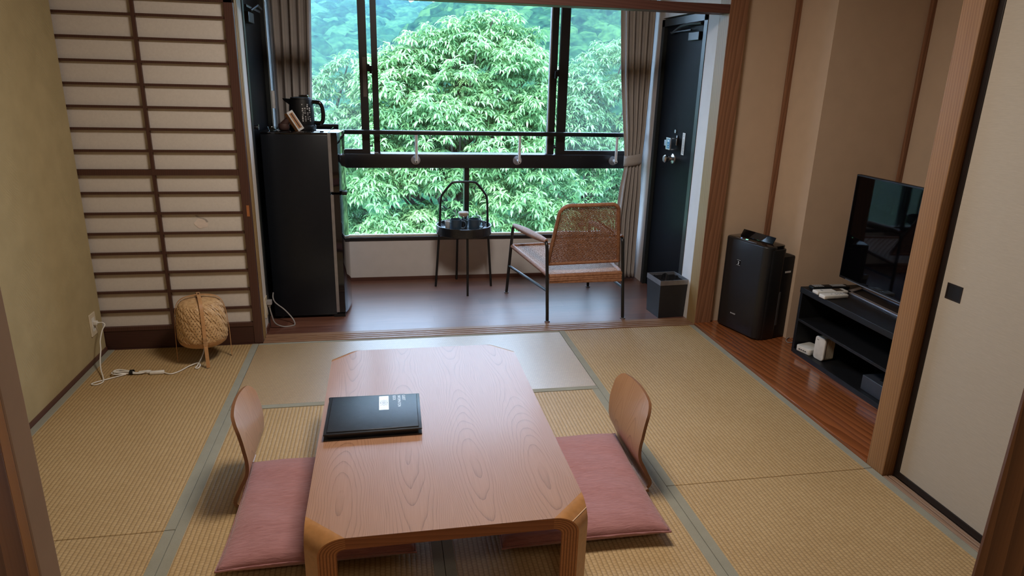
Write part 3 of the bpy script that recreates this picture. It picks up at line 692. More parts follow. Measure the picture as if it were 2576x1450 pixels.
def zaisu(xb, yc, s, hw, label):
    """bent ply legless chair; s=+1: back on the left, seat towards +x"""
    Z = thing('legless_chair', label, 'legless chair', (xb + s*.2, yc, 0), 'bent plywood legless chairs')
    def prof(t):      # t 0..1 from seat front to top of the back: (dx from xb towards seat, z)
        P = [(.42, .012), (.30, .010), (.16, .009), (.06, .010), (.005, .022), (-.012, .045), (.008, .092), (.030, .14), (.030, .195), (.012, .275), (-.014, .362)]
        k = t*(len(P)-1); i = min(int(k), len(P)-2); f = k-i
        p0 = P[max(i-1, 0)]; p1 = P[i]; p2 = P[i+1]; p3 = P[min(i+2, len(P)-1)]
        return tuple(.5*((2*b) + (-a+c)*f + (2*a-5*b+4*c-d)*f*f + (-a+3*b-3*c+d)*f**3) for a, b, c, d in zip(p0, p1, p2, p3))
    TS = .012
    def width(z, seat):
        if seat: return hw*.98
        w = float(np.interp(z, [0, .05, .12, .18, .24, .36], [1.0, 1.0, .945, .96, 1.0, .95]))*hw
        r = .05; zc = .3625 - r
        if z > zc: w = w - r + r*math.sqrt(max(0, 1-((z-zc)/r)**2))
        return w
    def surf(off, n0, n1, nt):
        out = []
        for i in range(nt+1):
            q_ = i/nt; t = n0 + (n1-n0)*(q_ if n1 < .9 else 1-(1-q_)**1.6); x, z = prof(t); x2, z2 = prof(min(t+.004, 1)); x1_, z1_ = prof(max(t-.004, 0))
            tx, tz = x2-x1_, z2-z1_; l = math.hypot(tx, tz) or 1; nx, nz = tz/l, -tx/l
            out.append((x+nx*off, z+nz*off, z, t))
        return out
    def sheet(name, n0, n1, nt, mat, edge_mat):
        seat_ = name == 'seat'
        A = surf(TS/2, n0, n1, nt); Bk = surf(-TS/2, n0, n1, nt); nv = 16
        def mk(arr, mb):
            def fn(u, v):
                k = u*nt; i = min(int(round(k)), nt); x, z, zz, t = arr[i]
                w = width(zz, t < .42); b = 2*v-1
                curve = .022*((b*w/hw)**2)*max(0, min(1, (zz-.12)/.2)) if t > .42 else 0
                yo = (yc + w*b) if seat_ is False else (yc - .115 + w*.46*b)
                crown = -.016*(b*w/hw)**2*max(0, min(1, (zz-.2)/.15)) if t > .42 else 0
                return (xb + s*(x+curve), yo, z + crown)
            mb.grid(fn, nt, nv)
        m1 = MB(); mk(A, m1); mk(Bk, m1)
        o = m1.build(name, mat, Z, 50)
        m2 = MB(); n = (nt+1)*(nv+1)
        va = m1.v[:n]; vb = m1.v[n:]
        ring = [i*(nv+1) for i in range(nt+1)] + [nt*(nv+1)+j for j in range(1, nv+1)] + [i*(nv+1)+nv for i in range(nt-1, -1, -1)] + [j for j in range(nv-1, 0, -1)]
        vs = [va[k] for k in ring] + [vb[k] for k in ring]; L = len(ring)
        m2.add(vs, [(k, (k+1) % L, L+(k+1) % L, L+k) for k in range(L)])
        m2.build('ply_edge', edge_mat, o, 40)
        return o
    sheet('seat', 0.0, .42, 20, M_ZAISU, M_ZAISU_EDGE)
    sheet('backrest', .42, 1.0, 46, M_ZAISU, M_ZAISU_EDGE)
    return Z
zaisu(1.075, -1.440, 1, .168, 'bent plywood legless chair left of the low table')
zaisu(2.545, -1.525, -1, .18, 'bent plywood legless chair right of the low table')
cushion(1.074, 1.672, -1.965, -1.36, .018, 'pink-brown floor cushion left of the low table', 1)
cushion(1.942, 2.530, -1.992, -1.34, .018, 'pink-brown floor cushion right of the low table', 2, .014)

# ================================================================== BAMBOO LAMP
LC = Vector((.640, -.188, 0))
Lm = thing('bamboo_lamp', 'woven bamboo lantern lamp on bamboo legs beside the paper screen', 'lamp', LC)
pr = [(.090, .098), (.110, .112), (.119, .138), (.121, .185), (.1185, .235), (.112, .282), (.099, .318), (.074, .337), (.03, .346), (.0, .347)]
def P(t):
    k = t*(len(pr)-1); i = min(int(k), len(pr)-2); f = k-i
    p0 = pr[max(i-1, 0)]; p1 = pr[i]; p2 = pr[i+1]; p3 = pr[min(i+2, len(pr)-1)]
    return tuple(.5*((2*b) + (-a+c)*f + (2*a-5*b+4*c-d)*f*f + (-a+3*b-3*c+d)*f**3) for a, b, c, d in zip(p0, p1, p2, p3))
mb = MB(); NS = 46
for sgn in (1, -1):
    for k in range(NS):
        pts = []; sd = []
        for i in range(70):
            t = i/69*.93; r, z = P(t); a = 2*PI*k/NS + sgn*t*2.2
            wv = .0019*math.sin(2*PI*(t*2.2/(2*PI)*NS*.5 + k*.25 + (0 if sgn > 0 else .5)))*sgn
            r = max(r + .001 + wv, .004)
            pts.append(LC + Vector((r*math.cos(a), r*math.sin(a), z)))
        for i in range(70):
            d = (pts[min(i+1, 69)] - pts[max(i-1, 0)]).normalized(); nrm = (pts[i]-LC-Vector((0, 0, .19))).normalized()
            sd.append(d.cross(nrm))
        mb.ribbon(pts, sd, .0112 if sgn > 0 else .0098, .0009)
sh = mb.build('shade', M_BAMBOO, Lm)
MB().lathe([(max(r-.004, 0), z) for r, z in [P(i/30) for i in range(31)]], LC, 40).build('lining', M_BAMBOO_IN, sh, 60)
MB().lathe([(.103, .104), (.112, .112), (.1215, .130), (.1235, .132), (.1145, .110), (.104, .101)], LC, 40).build('rim_band', M_BAMBOO_D, sh, 60)
def arch(foot, w, th, mat):
    f = Vector(foot) - LC; d = Vector((f.x, f.y, 0)); R_ = d.length; d.normalize(); sdv = Vector((-d.y, d.x, 0))
    prf = [(R_, 0.004), (.131, .14), (.128, .2), (.122, .27), (.106, .325), (.075, .352), (.03, .362), (0, .364)]
    q = smooth_path([LC + d*r + Vector((0, 0, z)) for r, z in prf], 6)
    return MB().ribbon(q, [sdv]*len(q), w, th).build('leg', mat, Lm)
vf = Vector((.682, -.318, 0)); vl = Vector((.508, -.217, 0)); vr_ = Vector((.767, -.158, 0))
arch(vf, .0175, .0035, M_BAMBOO_D); arch(2*LC - vf, .0175, .0035, M_BAMBOO_D)
arch(vl, .012, .003, M_BAMBOO_D); arch(vr_, .012, .003, M_BAMBOO_D)
MB().cyl(LC+Vector((0, 0, .362)), LC+Vector((0, 0, .371)), .0045, 12).build('rivet', simple('brown_rivet', (.1, .045, .02), .4), Lm, 40)
d = (vf-LC).normalized(); sdv = Vector((-d.y, d.x, 0)); mb = MB()
for k in range(7): 
    z = .128 + k*.0065; r = .1325 + .0003*k
    mb.tube([LC + d*r + sdv*(-.0105) + Vector((0, 0, z+.002)), LC + d*(r+.003) + Vector((0, 0, z)), LC + d*r + sdv*.0105 + Vector((0, 0, z-.001))], .0014, 5)
mb.build('cane_binding', M_BAMBOO, Lm, 60)
cz = .0045
cord = [(.645, -.20, .10), (.640, -.225, .05), (.625, -.29, .012), (.618, -.315, cz+.001), (.632, -.322, cz+.001), (.638, -.30, .012), (.622, -.272, .014), (.585, -.29, .008), (.55, -.345, cz), (.515, -.375, cz), (.478, -.358, .007)]
cd = MB().tube(smooth_path(cord), .0032, 8).build('cord', M_WHITEPL, Lm, 60)
c2 = [(.415, -.355, .007), (.38, -.345, cz), (.335, -.340, .006)]
MB().tube(smooth_path(c2), .0032, 8).build('cord', M_WHITEPL, Lm, 60)
sw_ = MB(Matrix.Translation((.446, -.357, .0085)) @ Matrix.Rotation(.06, 4, 'Z')).box((-.034, -.0115, -.0075), (.034, .0115, .0085), .005, 3).build('switch', M_WHITEPL, Lm, 40)
c3 = [(.30, -.355, .006), (.262, -.378, cz), (.225, -.405, cz), (.19, -.430, cz), (.176, -.452, cz), (.20, -.462, cz), (.222, -.435, .006), (.205, -.385, .01), (.17, -.31, .02), (.150, -.25, .05), (.140, -.20, .085), (.130, -.165, .12), (.135, -.135, .165), (.145, -.118, .19), (.135, -.118, .203), (.118, -.118, .203)]
MB().tube(smooth_path(c3), .0032, 8).build('cord', M_WHITEPL, Lm, 60)
mb = MB()
for k, (dx, dy, dz) in enumerate(((.0, .0, .004), (.01, -.008, .008), (-.006, .012, .006), (.004, .004, .013))):
    cx, cy = .325, -.345
    q = [(cx+.012, cy, .009), (cx-.015, cy+.008+dy*.4, .008+dz*.5), (cx-.062-dx, cy+.016+dy, .007+dz), (cx-.082-dx, cy+.0+dy*.5, .006+dz), (cx-.06-dx, cy-.018+dy, .006+dz), (cx-.015, cy-.006, .008), (cx+.03, cy-.008-dy*.5, .008), (cx+.066+dx, cy-.004-dy*.3, .006+dz*.5), (cx+.072+dx, cy+.01-dy*.3, .006+dz*.5), (cx+.03, cy+.006, .01)]
    mb.tube(smooth_path(q, 6), .0031, 7)
cl = mb.build('cord_bundle', M_WHITEPL, Lm, 60)
mb = MB(); mb.lathe([(.0135, -.008), (.015, -.008), (.015, .008), (.0135, .008)], (0, 0, 0), 18)
b_ = MB(Matrix.Translation((.325, -.346, .0125)) @ Matrix.Rotation(PI/2, 4, 'Y') @ Matrix.Diagonal((.8, 1.15, 1, 1))).lathe([(.0125, -.008), (.0145, -.008), (.0145, .008), (.0125, .008), (.0125, -.008)], n=20).build('cord_strap', M_BLACKMATT, Lm, 40)
MB().box((.0935, -.128, .193), (.112, -.106, .213), .003).tube([(.111, -.117, .203), (.122, -.117, .203)], [.006, .0042], 8).build('plug', M_WHITEPL, Lm, 40)
# wall outlets
def outlet(loc, label, flip):
    O = thing('wall_outlet', label, 'wall outlet', loc)
    x, y, z = loc
    MB().box((x, y-.036, z-.06), (x+.006, y+.036, z+.06), .002).build('cover_plate', M_CREAMPL, O)
    s_ = MB().box((x+.006, y-.017, z-.036), (x+.0075, y+.017, z+.036), .0005).build('socket', M_WHITEPL, O)
    mb = MB()
    for dz in (-.018,) if not flip else (.02,):
        for dy in (-.006, .006): mb.box((x+.0074, y+dy-.001, z+dz-.005), (x+.0079, y+dy+.001, z+dz+.005))
    mb.build('slots', M_BLACKMATT, s_)
outlet((XL, -.117, .195), 'cream wall outlet on the khaki wall with the lamp plug', False)
outlet((.8995, .196, .155), 'wall outlet on the white strip with the fridge plug', True)

# ================================================================== FRIDGE
FX0, FX1, FY0, FY1, FZ = .915, 1.292, .40, .868, 1.148
R = thing('refrigerator', 'tall black two-door refrigerator on the veranda', 'refrigerator', ((FX0+FX1)/2, (FY0+FY1)/2, 0))
MB().box((FX0, FY0, .018), (FX1, FY1, FZ-.012), .004).build('body', simple('black_fridge_side', (.007, .009, .013), .33, 0, .3, bump=.05, bscale=600), R, 40)
MB().box((FX0, FY0-.001, FZ-.012), (FX1+.004, FY1+.001, FZ), .003).build('top_panel', M_BLACKGLOSS, R, 40)
def fdoor(z0, z1, name):
    n = 16; pl = [(1.298, FY0), (1.298, FY1)]
    for i in range(n+1):
        a = i/n; y = FY1 + (FY0-FY1)*a; x = 1.352 + .022*math.sin(PI*a)
        if i == 0 or i == n: x -= .008
        pl.append((x, y))
    o = MB().prism(pl, z0, z1, .002).build(name, M_BLACKGLOSS, R, 30)
    MB().box((1.290, FY0-.0025, z0+.004), (1.308, FY0+.02, z1-.002)).build('silver_edge', M_SILVER, o)
    return o
f1 = fdoor(.796, FZ, 'freezer_door'); f2 = fdoor(.03, .784, 'cooler_door')
MB().box((1.355, .408, .778), (1.386, .46, .80), .004).build('handle_notch', M_BLACKMATT, f2, 40)
MB().box((1.12, .83, FZ), (1.33, .866, FZ+.018), .003).build('hinge_cover', M_BLACKMATT, R)
for x in (FX0+.04, FX1-.02):
    for y in (FY0+.03, FY1-.03): MB().cyl((x, y, 0), (x, y, .02), .016, 12).build('foot', M_BLACKMATT, R)
MB().box((FX1-.02, FY0+.005, .0), (FX1+.05, FY1-.005, .022)).build('toe_panel', M_BLACKMATT, R)
pc = MB().tube(smooth_path([(.918, .21, .152), (.925, .215, .10), (.94, .225, .04), (.98, .25, .006), (1.03, .262, .004), (1.045, .285, .006), (1.03, .31, .035), (.985, .33, .085), (.935, .335, .13), (.92, .345, .16), (.917, .385, .18)]), .0042, 8).build('power_cord', M_GREYPL, R, 60)
MB().box((.907, .19, .165), (.935, .222, .193), .004).box((.912, .2, .148), (.926, .216, .168), .003).build('plug', M_GREYPL, pc)
# kettle
KC = Vector((1.130, .62, FZ))
K = thing('electric_kettle', 'black electric kettle on top of the black refrigerator', 'kettle', KC)
MB().lathe([(0, 0), (.078, 0), (.082, .006), (.082, .022), (.074, .03), (0, .03)], KC, 36).build('power_base', M_BLACKMATT, K, 40)
body = MB().lathe([(0, .03), (.072, .03), (.074, .04), (.073, .10), (.068, .168), (.066, .176), (0, .178)], KC, 40).build('body', M_BLACKMATT, K, 40)
MB().lathe([(0, .176), (.064, .178), (.06, .188), (.03, .192), (0, .192)], KC, 36).build('lid', M_BLACKMATT, K, 40)
MB().box(KC+Vector((-.01, -.02, .188)), KC+Vector((.045, .02, .203)), .004).build('lid_button', M_BLACKGLOSS, K, 40)
MB().add([KC+Vector(p) for p in ((-.05, -.03, .178), (-.05, .03, .178), (-.108, 0, .182), (-.066, -.02, .145), (-.066, .02, .145), (-.1, 0, .168))], [(0, 1, 2), (0, 2, 5, 3), (1, 4, 5, 2), (3, 5, 4)]).build('spout', M_BLACKMATT, K)
MB().tube(smooth_path([KC+Vector(p) for p in ((.055, 0, .162), (.085, 0, .163), (.108, 0, .158), (.122, 0, .135), (.126, 0, .095), (.122, 0, .055), (.108, 0, .04), (.07, 0, .042))], 5), .0125, 10).build('handle', M_BLACKGLOSS, K, 60)
lbm = MB()
def lp(u, z, r=.0): 
    a = -PI/2 + u; rr = .0745 - .0045*(z-.04)/.13 + r; return KC + Vector((rr*math.cos(a), rr*math.sin(a), z))
rr_ = random.Random(9)
for zi in range(9):
    for ui in range(4):
        if rr_.random() < .2: continue
        u0 = .12+ui*.2+rr_.uniform(0, .05); z0 = .052+zi*.0118; du = rr_.uniform(.06, .14); dz = rr_.uniform(.004, .010)
        lbm.add([lp(u0, z0, .0012), lp(u0+du, z0+rr_.uniform(-.002, .002), .0012), lp(u0+du*.9, z0+dz, .0012), lp(u0, z0+dz*.9, .0012)], [(0, 1, 2, 3)])
lbm.build('instruction_print', M_GREYTXT, body)
# picture stand
Q = thing('wooden_stand', 'small orange-wood tablet stand leaning beside the black kettle', 'stand', (1.12, .5, FZ))
xf = Matrix.Translation((1.131, .492, FZ+.004)) @ Matrix.Rotation(math.radians(-31), 4, 'Y') @ Matrix.Rotation(math.radians(-48), 4, 'Z')
pn = MB(xf).box((-.018, -.022, 0), (.010, .022, .122), .0015).build('panel', M_ORANGEWOOD, Q)
MB(xf).box((.010, -.022, 0), (.0125, .022, .122)).build('white_border', M_STANDFACE, pn)
MB(xf).box((.0122, -.013, .012), (.0135, .013, .110)).build('inset', M_ORANGEWOOD, pn)
MB(xf).box((.0132, -.003, .016), (.0142, .004, .106)).build('slot', M_BROWNLEATHER, pn)
MB().lathe([(0, 0), (.026, .003), (.034, .02), (.03, .04), (0.0, .046)], (1.035, .51, FZ), 24).tube([(1.035, .51, FZ+.03), (1.06, .505, FZ+.06), (1.085, .498, FZ+.078)], [.024, .018, .014], 12).build('leather_prop', M_BROWNLEATHER, Q, 60)
G = thing('glass_dish', 'tiny clear glass dish on the fridge top beside the door', 'dish', (.975, .485, FZ))
MB().lathe([(0, .001), (.02, .001), (.027, .012), (.030, .022), (.028, .022), (.024, .011), (0, .004)], (.975, .485, FZ), 24).build('bowl', M_GLASSWARE, G, 50)

# ================================================================== SIDE TABLE
C0 = Vector((2.160, .945, 0))
ST = thing('side_table', 'round black tray table with arched carrying handle by the window', 'side table', C0)
tr = MB().lathe([(0, .408), (.186, .408), (.197, .414), (.1985, .474), (.193, .476), (.189, .474), (.187, .450), (0, .4475)], C0, 64).build('tray', simple('black_tray', (.012, .013, .016), .22), ST, 35)
hx = .172
MB().tube(smooth_path([C0+Vector(p) for p in ((-hx, 0, .425), (-hx+.003, 0, .55), (-hx+.008, 0, .655), (-hx+.025, 0, .695), (-.092, 0, .762), (-.065, 0, .774), (0, 0, .776), (.065, 0, .774), (.092, 0, .762), (hx-.025, 0, .695), (hx-.008, 0, .655), (hx-.003, 0, .55), (hx, 0, .425))], 4), .0085, 10).build('handle', M_BLACKSTEEL, ST, 60)
for fx, fy in ((1.960, .995), (2.166, .745), (2.366, .962), (2.131, 1.160)):
    dv = (Vector((fx, fy, 0)) - C0)
    MB().tube([Vector((fx, fy, 0)), C0 + dv*.86 + Vector((0, 0, .412))], .0085, 10).build('leg', M_BLACKSTEEL, ST, 60)
def mug(x, y, label, ang):
    z = .4485; m_ = thing('mug', label, 'mug', (x, y, z), 'navy mugs on the tray table')
    MB().lathe([(0, .0), (.036, .0), (.0395, .003), (.0405, .086), (.0385, .0875), (.037, .086), (.036, .008), (0, .006)], (x, y, z), 36).build('body', M_NAVY, m_, 40)
    d = Vector((math.cos(ang), math.sin(ang), 0)); c_ = Vector((x, y, z))
    MB().tube(smooth_path([c_+d*.037+Vector((0, 0, .072)), c_+d*.058+Vector((0, 0, .070)), c_+d*.070+Vector((0, 0, .052)), c_+d*.067+Vector((0, 0, .032)), c_+d*.054+Vector((0, 0, .022)), c_+d*.037+Vector((0, 0, .024))], 5), .0042, 8).build('handle', M_NAVY, m_, 60)
mug(2.090, .835, 'navy mug at the left on the tray table', -.15)
mug(2.218, .835, 'navy mug at the right on the tray table', -.15)
J = thing('glass_canister', 'glass canister with pale wooden lid behind the two mugs', 'canister', (2.158, .96, .448))
MB().lathe([(0, 0), (.034, 0), (.036, .003), (.036, .082), (.034, .086), (.0325, .082), (.0325, .005), (0, .004)], (2.158, .96, .448), 32).build('jar', M_GLASSWARE, J, 40)
MB().lathe([(0, .005), (.0315, .005), (.0315, .05), (.02, .056), (0, .05)], (2.158, .96, .448), 28).build('tea_leaves', M_COFFEE, J, 40)
MB().lathe([(0, .084), (.032, .084), (.033, .094), (.0375, .098), (.0375, .108), (.035, .112), (0, .112)], (2.158, .96, .448), 32).build('lid', M_WOODLID, J, 40)
TP = thing('glass_teapot', 'clear glass teapot with domed lid behind the right mug', 'teapot', (2.252, .965, .448))
c_ = (2.252, .965, .448)
MB().lathe([(0, 0), (.03, 0), (.043, .012), (.048, .035), (.042, .058), (.033, .068), (.032, .066), (.0405, .057), (.0462, .035), (.0415, .013), (.03, .003), (0, .003)], c_, 32).build('body', M_GLASSWARE, TP, 50)
MB().lathe([(.034, .069), (.036, .071), (.028, .081), (.01, .087), (.004, .089), (.008, .096), (.007, .101), (0, .103)], c_, 28).build('lid', M_GLASSWARE, TP, 50)
MB().tube(smooth_path([Vector(c_)+Vector(p) for p in ((.042, -.01, .058), (.07, -.012, .056), (.076, -.012, .036), (.066, -.012, .02), (.045, -.01, .02))], 5), .004, 8).build('handle', M_GLASSWARE, TP, 60)
WC = thing('white_cup', 'small white cup half hidden behind the left mug', 'cup', (2.052, .925, .448))
MB().lathe([(0, 0), (.022, 0), (.026, .004), (.031, .056), (.029, .057), (.024, .006), (0, .004)], (2.052, .925, .448), 28).build('body', simple('white_china', (.62, .64, .66), .25), WC, 40)
GD = thing('glass_strainer', 'tiny clear glass dish standing between the two mugs', 'dish', (2.155, .80, .448))
MB().lathe([(0, 0), (.014, 0), (.021, .008), (.023, .016), (.021, .016), (.018, .008), (0, .003)], (2.155, .80, .448), 24).build('bowl', M_GLASSWARE, GD, 50)

# ================================================================== RATTAN CHAIR
FL_, FR_, BL_, BR_ = Vector((2.452, .787, 0)), Vector((3.085, .866, 0)), Vector((2.606, .166, 0)), Vector((3.112, .170, 0))
RC = thing('rattan_armchair', 'rattan armchair with black steel legs facing the window', 'armchair', (2.81, .5, 0))
AFL, AFR = Vector((2.482, .755, .505)), Vector((3.055, .83, .505)); ABL, ABR = Vector((2.590, .195, .520)), Vector((3.085, .205, .535))
def bend(a, b, c, n=5, r=.045):
    d1 = (a-b).normalized()*r; d2 = (c-b).normalized()*r
    return [b+d1*(1-i/n)**2*1 + d2*(i/n)**2 for i in range(n+1)]
for f, af, ab, b, sd in ((FL_, AFL, ABL, BL_, -1), (FR_, AFR, ABR, BR_, 1)):
    path = [f+Vector((0, 0, .006))] + bend(f, af, ab)
    MB().tube(path, .0105, 12).build('leg', M_BLACKSTEEL, RC, 60)
    MB().tube(bend(af, ab, b) + [b+Vector((0, 0, .006))], .0105, 12).build('leg', M_BLACKSTEEL, RC, 60)
    MB().tube([af + (ab-af).normalized()*.04, ab - (ab-af).normalized()*.04], .010, 12).build('arm_tube', M_BLACKSTEEL, RC, 60)
    # wrapped rattan pad on the arm
    n = 60; pts = []; rs = []
    for i in range(n+1):
        k = i/n; pts.append((af + (ab-af).normalized()*.012).lerp(ab - (ab-af).normalized()*.012, k)); rs.append((.0125 + .011*math.sin(PI*min(1, max(0, (k-.02)/.96)))**.6) * (1 + .05*(i % 2)))
    MB(Matrix.Identity(4)).tube(pts, rs, 12).build('armrest', M_RATTAN, RC, 30)
    s0 = f.lerp(af, .405); s1 = b.lerp(ab, .39)
    MB().tube([s0, s1], .0095, 10).build('stretcher', M_BLACKSTEEL, RC, 60)
    for q in (f, b): MB().cyl(q, q+Vector((0, 0, .008)), .017, 16).build('glide', M_SILVER, RC, 40)
# seat (corners) and woven surface
SFL, SFR, SBL, SBR = Vector((2.480, .765, .352)), Vector((3.07, .845, .352)), Vector((2.612, .185, .298)), Vector((3.092, .195, .305))
def sp_(u, v, dz=0): 
    p = SBL.lerp(SBR, u).lerp(SFL.lerp(SFR, u), v); p = p.copy(); p.z += dz - .014*math.sin(PI*u)*math.sin(PI*v)*1.0; return p
mb = MB(); NU, NV = 56, 60
for i in range(NU):
    u = (i+.5)/NU; pts = [sp_(u, j/(NV*2), .0022*(1 if ((i+(j//2)) // 2) % 2 else -1)*(1 if j % 2 else .4)) for j in range(NV*2+1)]
    mb.ribbon(pts, [(SBR-SBL)]*len(pts), .0108, .0018)
for j in range(NV):
    v = (j+.5)/NV; pts = [sp_(i/(NU*2), v, .0022*(-1 if (((i//2)+j) // 2) % 2 else 1)*(1 if i % 2 else .4)) for i in range(NU*2+1)]
    mb.ribbon(pts, [(SFL-SBL)]*len(pts), .0102, .0018)
seat = mb.build('seat', M_RATTAN_L, RC)
mb = MB()
rim = [SBL, SBR, SFR, SFL]
for k in range(4):
    a, b = rim[k], rim[(k+1) % 4]; n = 70
    mb.tube([a.lerp(b, i/n) for i in range(n+1)], [.0135*(1+.1*(i % 2)) for i in range(n+1)], 10)
for dz in (-.016, -.028):
    mb.tube([SBL.lerp(SBR, i/60)+Vector((0, -.004, dz)) for i in range(61)], [.009*(1+.15*((i//2) % 2)) for i in range(61)], 8)
mb.box(SBL+Vector((0, -.006, -.048)), SBR+Vector((0, .006, -.036)), .003)
mb.build('seat_rim', M_RATTAN, RC, 40)
# back
BBL, BBR, BTL, BTR = Vector((2.615, .262, .356)), Vector((3.090, .268, .366)), Vector((2.640, .085, .762)), Vector((3.0, .088, .770))
def bp_(u, v, o=0):
    p = BBL.lerp(BBR, u).lerp(BTL.lerp(BTR, u), v); nrm = (BBR-BBL).cross(BTL-BBL).normalized(); return p + nrm*o
mb = MB(); NW = 40
for i in range(NW):
    u = .03 + .94*i/(NW-1); mb.tube([bp_(u, .02+.955*j/20) for j in range(21)], .0024, 6)
NH = 66
for j in range(NH):
    v = .025 + .95*j/(NH-1)
    if v > .90: lo = .05*((v-.9)/.1)**2
    else: lo = 0
    pts = []
    m = (NW-1)*2
    for i in range(m+1):
        u = .03+.94*i/m
        if u < lo or u > 1-lo: continue
        ph = (i//2) if i % 2 == 0 else None
        o = .0026*math.cos(PI*i/2 + PI*(j % 2)) if True else 0
        pts.append(bp_(u, v + .0015*math.sin(i*1.3+j), o))
    mb.tube(pts, .0021 if v > .42 else .0028, 5)
bk_ = mb.build('backrest', M_RATTAN, RC, 60)
rimp = []
def arc(c, a, b, n=6): return [c + (a-c)*math.cos(PI/2*i/n) + (b-c)*math.sin(PI/2*i/n) for i in range(n+1)]
r_ = .09
tl = bp_(.0, 1); 
path = [bp_(0, 0), bp_(0, .5), bp_(0, .86)] + [bp_(.0+.16*(1-math.cos(PI/2*i/6)), .86+.14*math.sin(PI/2*i/6)) for i in range(1, 7)] + [bp_(.5, 1.0)] + [bp_(1-.12*(1-math.sin(PI/2*(i)/6)), 1-.10*(1-math.cos(PI/2*i/6))) for i in range(0, 7)] + [bp_(1, .5), bp_(1, 0)]
dense = []
for a, b in zip(path, path[1:]):
    n = max(1, int((b-a).length/.006))
    for i in range(n): dense.append(a.lerp(b, i/n))
dense.append(path[-1])
mb = MB().tube(dense, [.0115*(1+.07*(i % 2)) for i in range(len(dense))], 10)
n = 80; mb.tube([bp_(i/n, 0) for i in range(n+1)], [.0115*(1+.07*(i % 2)) for i in range(n+1)], 10)
mb.build('back_rim', M_RATTAN, RC, 40)
# inner bracket seen through the weave
MB().tube([bp_(.64, .40, -.01), bp_(.64, .74, -.01), bp_(.93, .50, -.01)], .006, 8).tube([bp_(.02, .45, -.008), bp_(.97, .45, -.008)], .006, 8).build('back_brace', M_RATTAN, RC, 60)

# ================================================================== WASTE BIN
WB = thing('waste_bin', 'square black waste bin with silver rim beside the corner post', 'waste bin', (3.43, .24, 0))
bt = Matrix.Translation((3.432, .243, 0)) @ Matrix.Rotation(math.radians(4), 4, 'Z')
def shell(h0, z0, h1, z1, th): 
    m = MB(bt); v = []
    for h, z in ((h0, z0), (h1, z1), (h1-th, z1), (h0-th, z0+.004)):
        v += [(-h, -h, z), (h, -h, z), (h, h, z), (-h, h, z)]
    f = [(3, 2, 1, 0), (12, 13, 14, 15)]
    for k in range(3):
        for i in range(4): j = (i+1) % 4; f.append((4*k+i, 4*k+j, 4*k+4+j, 4*k+4+i))
    return m.add(v, f)
shell(.088, .0, .098, .238, .004).build('body', simple('black_bin_leather', (.016, .016, .019), .5, bump=.3, bscale=300), WB)
m = MB(bt)
for (a, b) in (((-.1, -.1), (.1, -.096)), ((-.1, .096), (.1, .1)), ((-.1, -.096), (-.096, .096)), ((.096, -.096), (.1, .096))): m.box((*a, .226), (*b, .258))
m.build('rim', M_SILVER, WB)
def bag(u, v):
    t = 2*PI*u; rr = np.interp(v, [0, .3, .7, 1], [.02, .07, .086, .088]); k = 1/max(abs(math.cos(t)), abs(math.sin(t)))**.7
    w = .008*math.sin(9*t+3*v)*v + .006*math.sin(17*t)*v
    q = bt @ Vector(((rr*k+w)*math.cos(t)*.84, (rr*k+w)*math.sin(t)*.84, .13 + .115*v + .012*math.sin(5*t+1)*v)); return tuple(q)
MB().grid(bag, 64, 12, True).build('liner_bag', M_BAG, WB, 180)

# ================================================================== AIR PURIFIER
AP = thing('air_purifier', 'tall black air purifier standing in the alcove corner', 'air purifier', (3.80, -.17, .014))
fa, fb = Vector((3.668, -.005, 0)), Vector((3.760, -.350, 0)); dd = (fb-fa).normalized(); nn = Vector((-dd.y, dd.x, 0))
if nn.x < 0: nn = -nn
def ap(u, w, z): return fa + dd*u + nn*w + Vector((0, 0, z))
WF = (fb-fa).length
AX = Matrix(((dd.x, nn.x, 0, fa.x), (dd.y, nn.y, 0, fa.y), (0, 0, 1, 0), (0, 0, 0, 1)))
def rrect(u0, u1, w0, w1, r, n=6):
    out = []
    for cx, cy, a0 in ((u1-r, w0+r, -PI/2), (u1-r, w1-r, 0), (u0+r, w1-r, PI/2), (u0+r, w0+r, PI)):
        for i in range(n+1): a = a0 + PI/2*i/n; out.append((cx + r*math.cos(a), cy + r*math.sin(a)))
    return out
M_APB = simple('charcoal_plastic', (.012, .0125, .014), .4, vary=.05)
bd = MB(AX).prism(rrect(-.004, WF+.004, .02, .165, .04), .016, .572, .006).build('body', M_APB, AP, 35)
MB(AX).prism(rrect(.0, WF, .0, .10, .045, 8), .022, .590, .008, 3).build('front_panel', M_APB, AP, 35)
MB(AX).prism(rrect(.03, WF+.002, .10, .235, .02), .018, .525, .006).build('water_tank', M_BLACKMATT, AP, 35)
tp = MB(AX).prism(rrect(.008, WF-.008, .010, .160, .035), .572, .592, .003).build('top_panel', M_BLACKGLOSS, AP, 35)
MB(AX @ Matrix.Translation((0, .085, .59)) @ Matrix.Rotation(math.radians(60), 4, 'X')).box((.05, 0, 0), (WF-.05, .045, .006), .002).build('louver_flap', M_BLACKGLOSS, AP)
gled = NT('green_indicator'); gled.bsdf((.05, .4, .15), .4, emit=((.25, 1, .55), 2.5)); bled = NT('blue_indicator'); bled.bsdf((.1, .2, .6), .4, emit=((.25, .45, 1), 1.5))
MB(AX).box((.145, .030, .592), (.160, .038, .5935)).build('green_indicator', gled.m, tp)
MB(AX).box((.105, .030, .592), (.112, .036, .5935)).build('blue_indicator', bled.m, tp)
MB(AX).box((.08, .012, .592), (.25, .0145, .5945)).build('bright_edge', M_SILVER, tp)
MB(AX).box((WF+.001, .135, .10), (WF+.0045, .15, .31), .001).build('water_gauge', simple('grey_gauge', (.07, .07, .075), .3), AP)
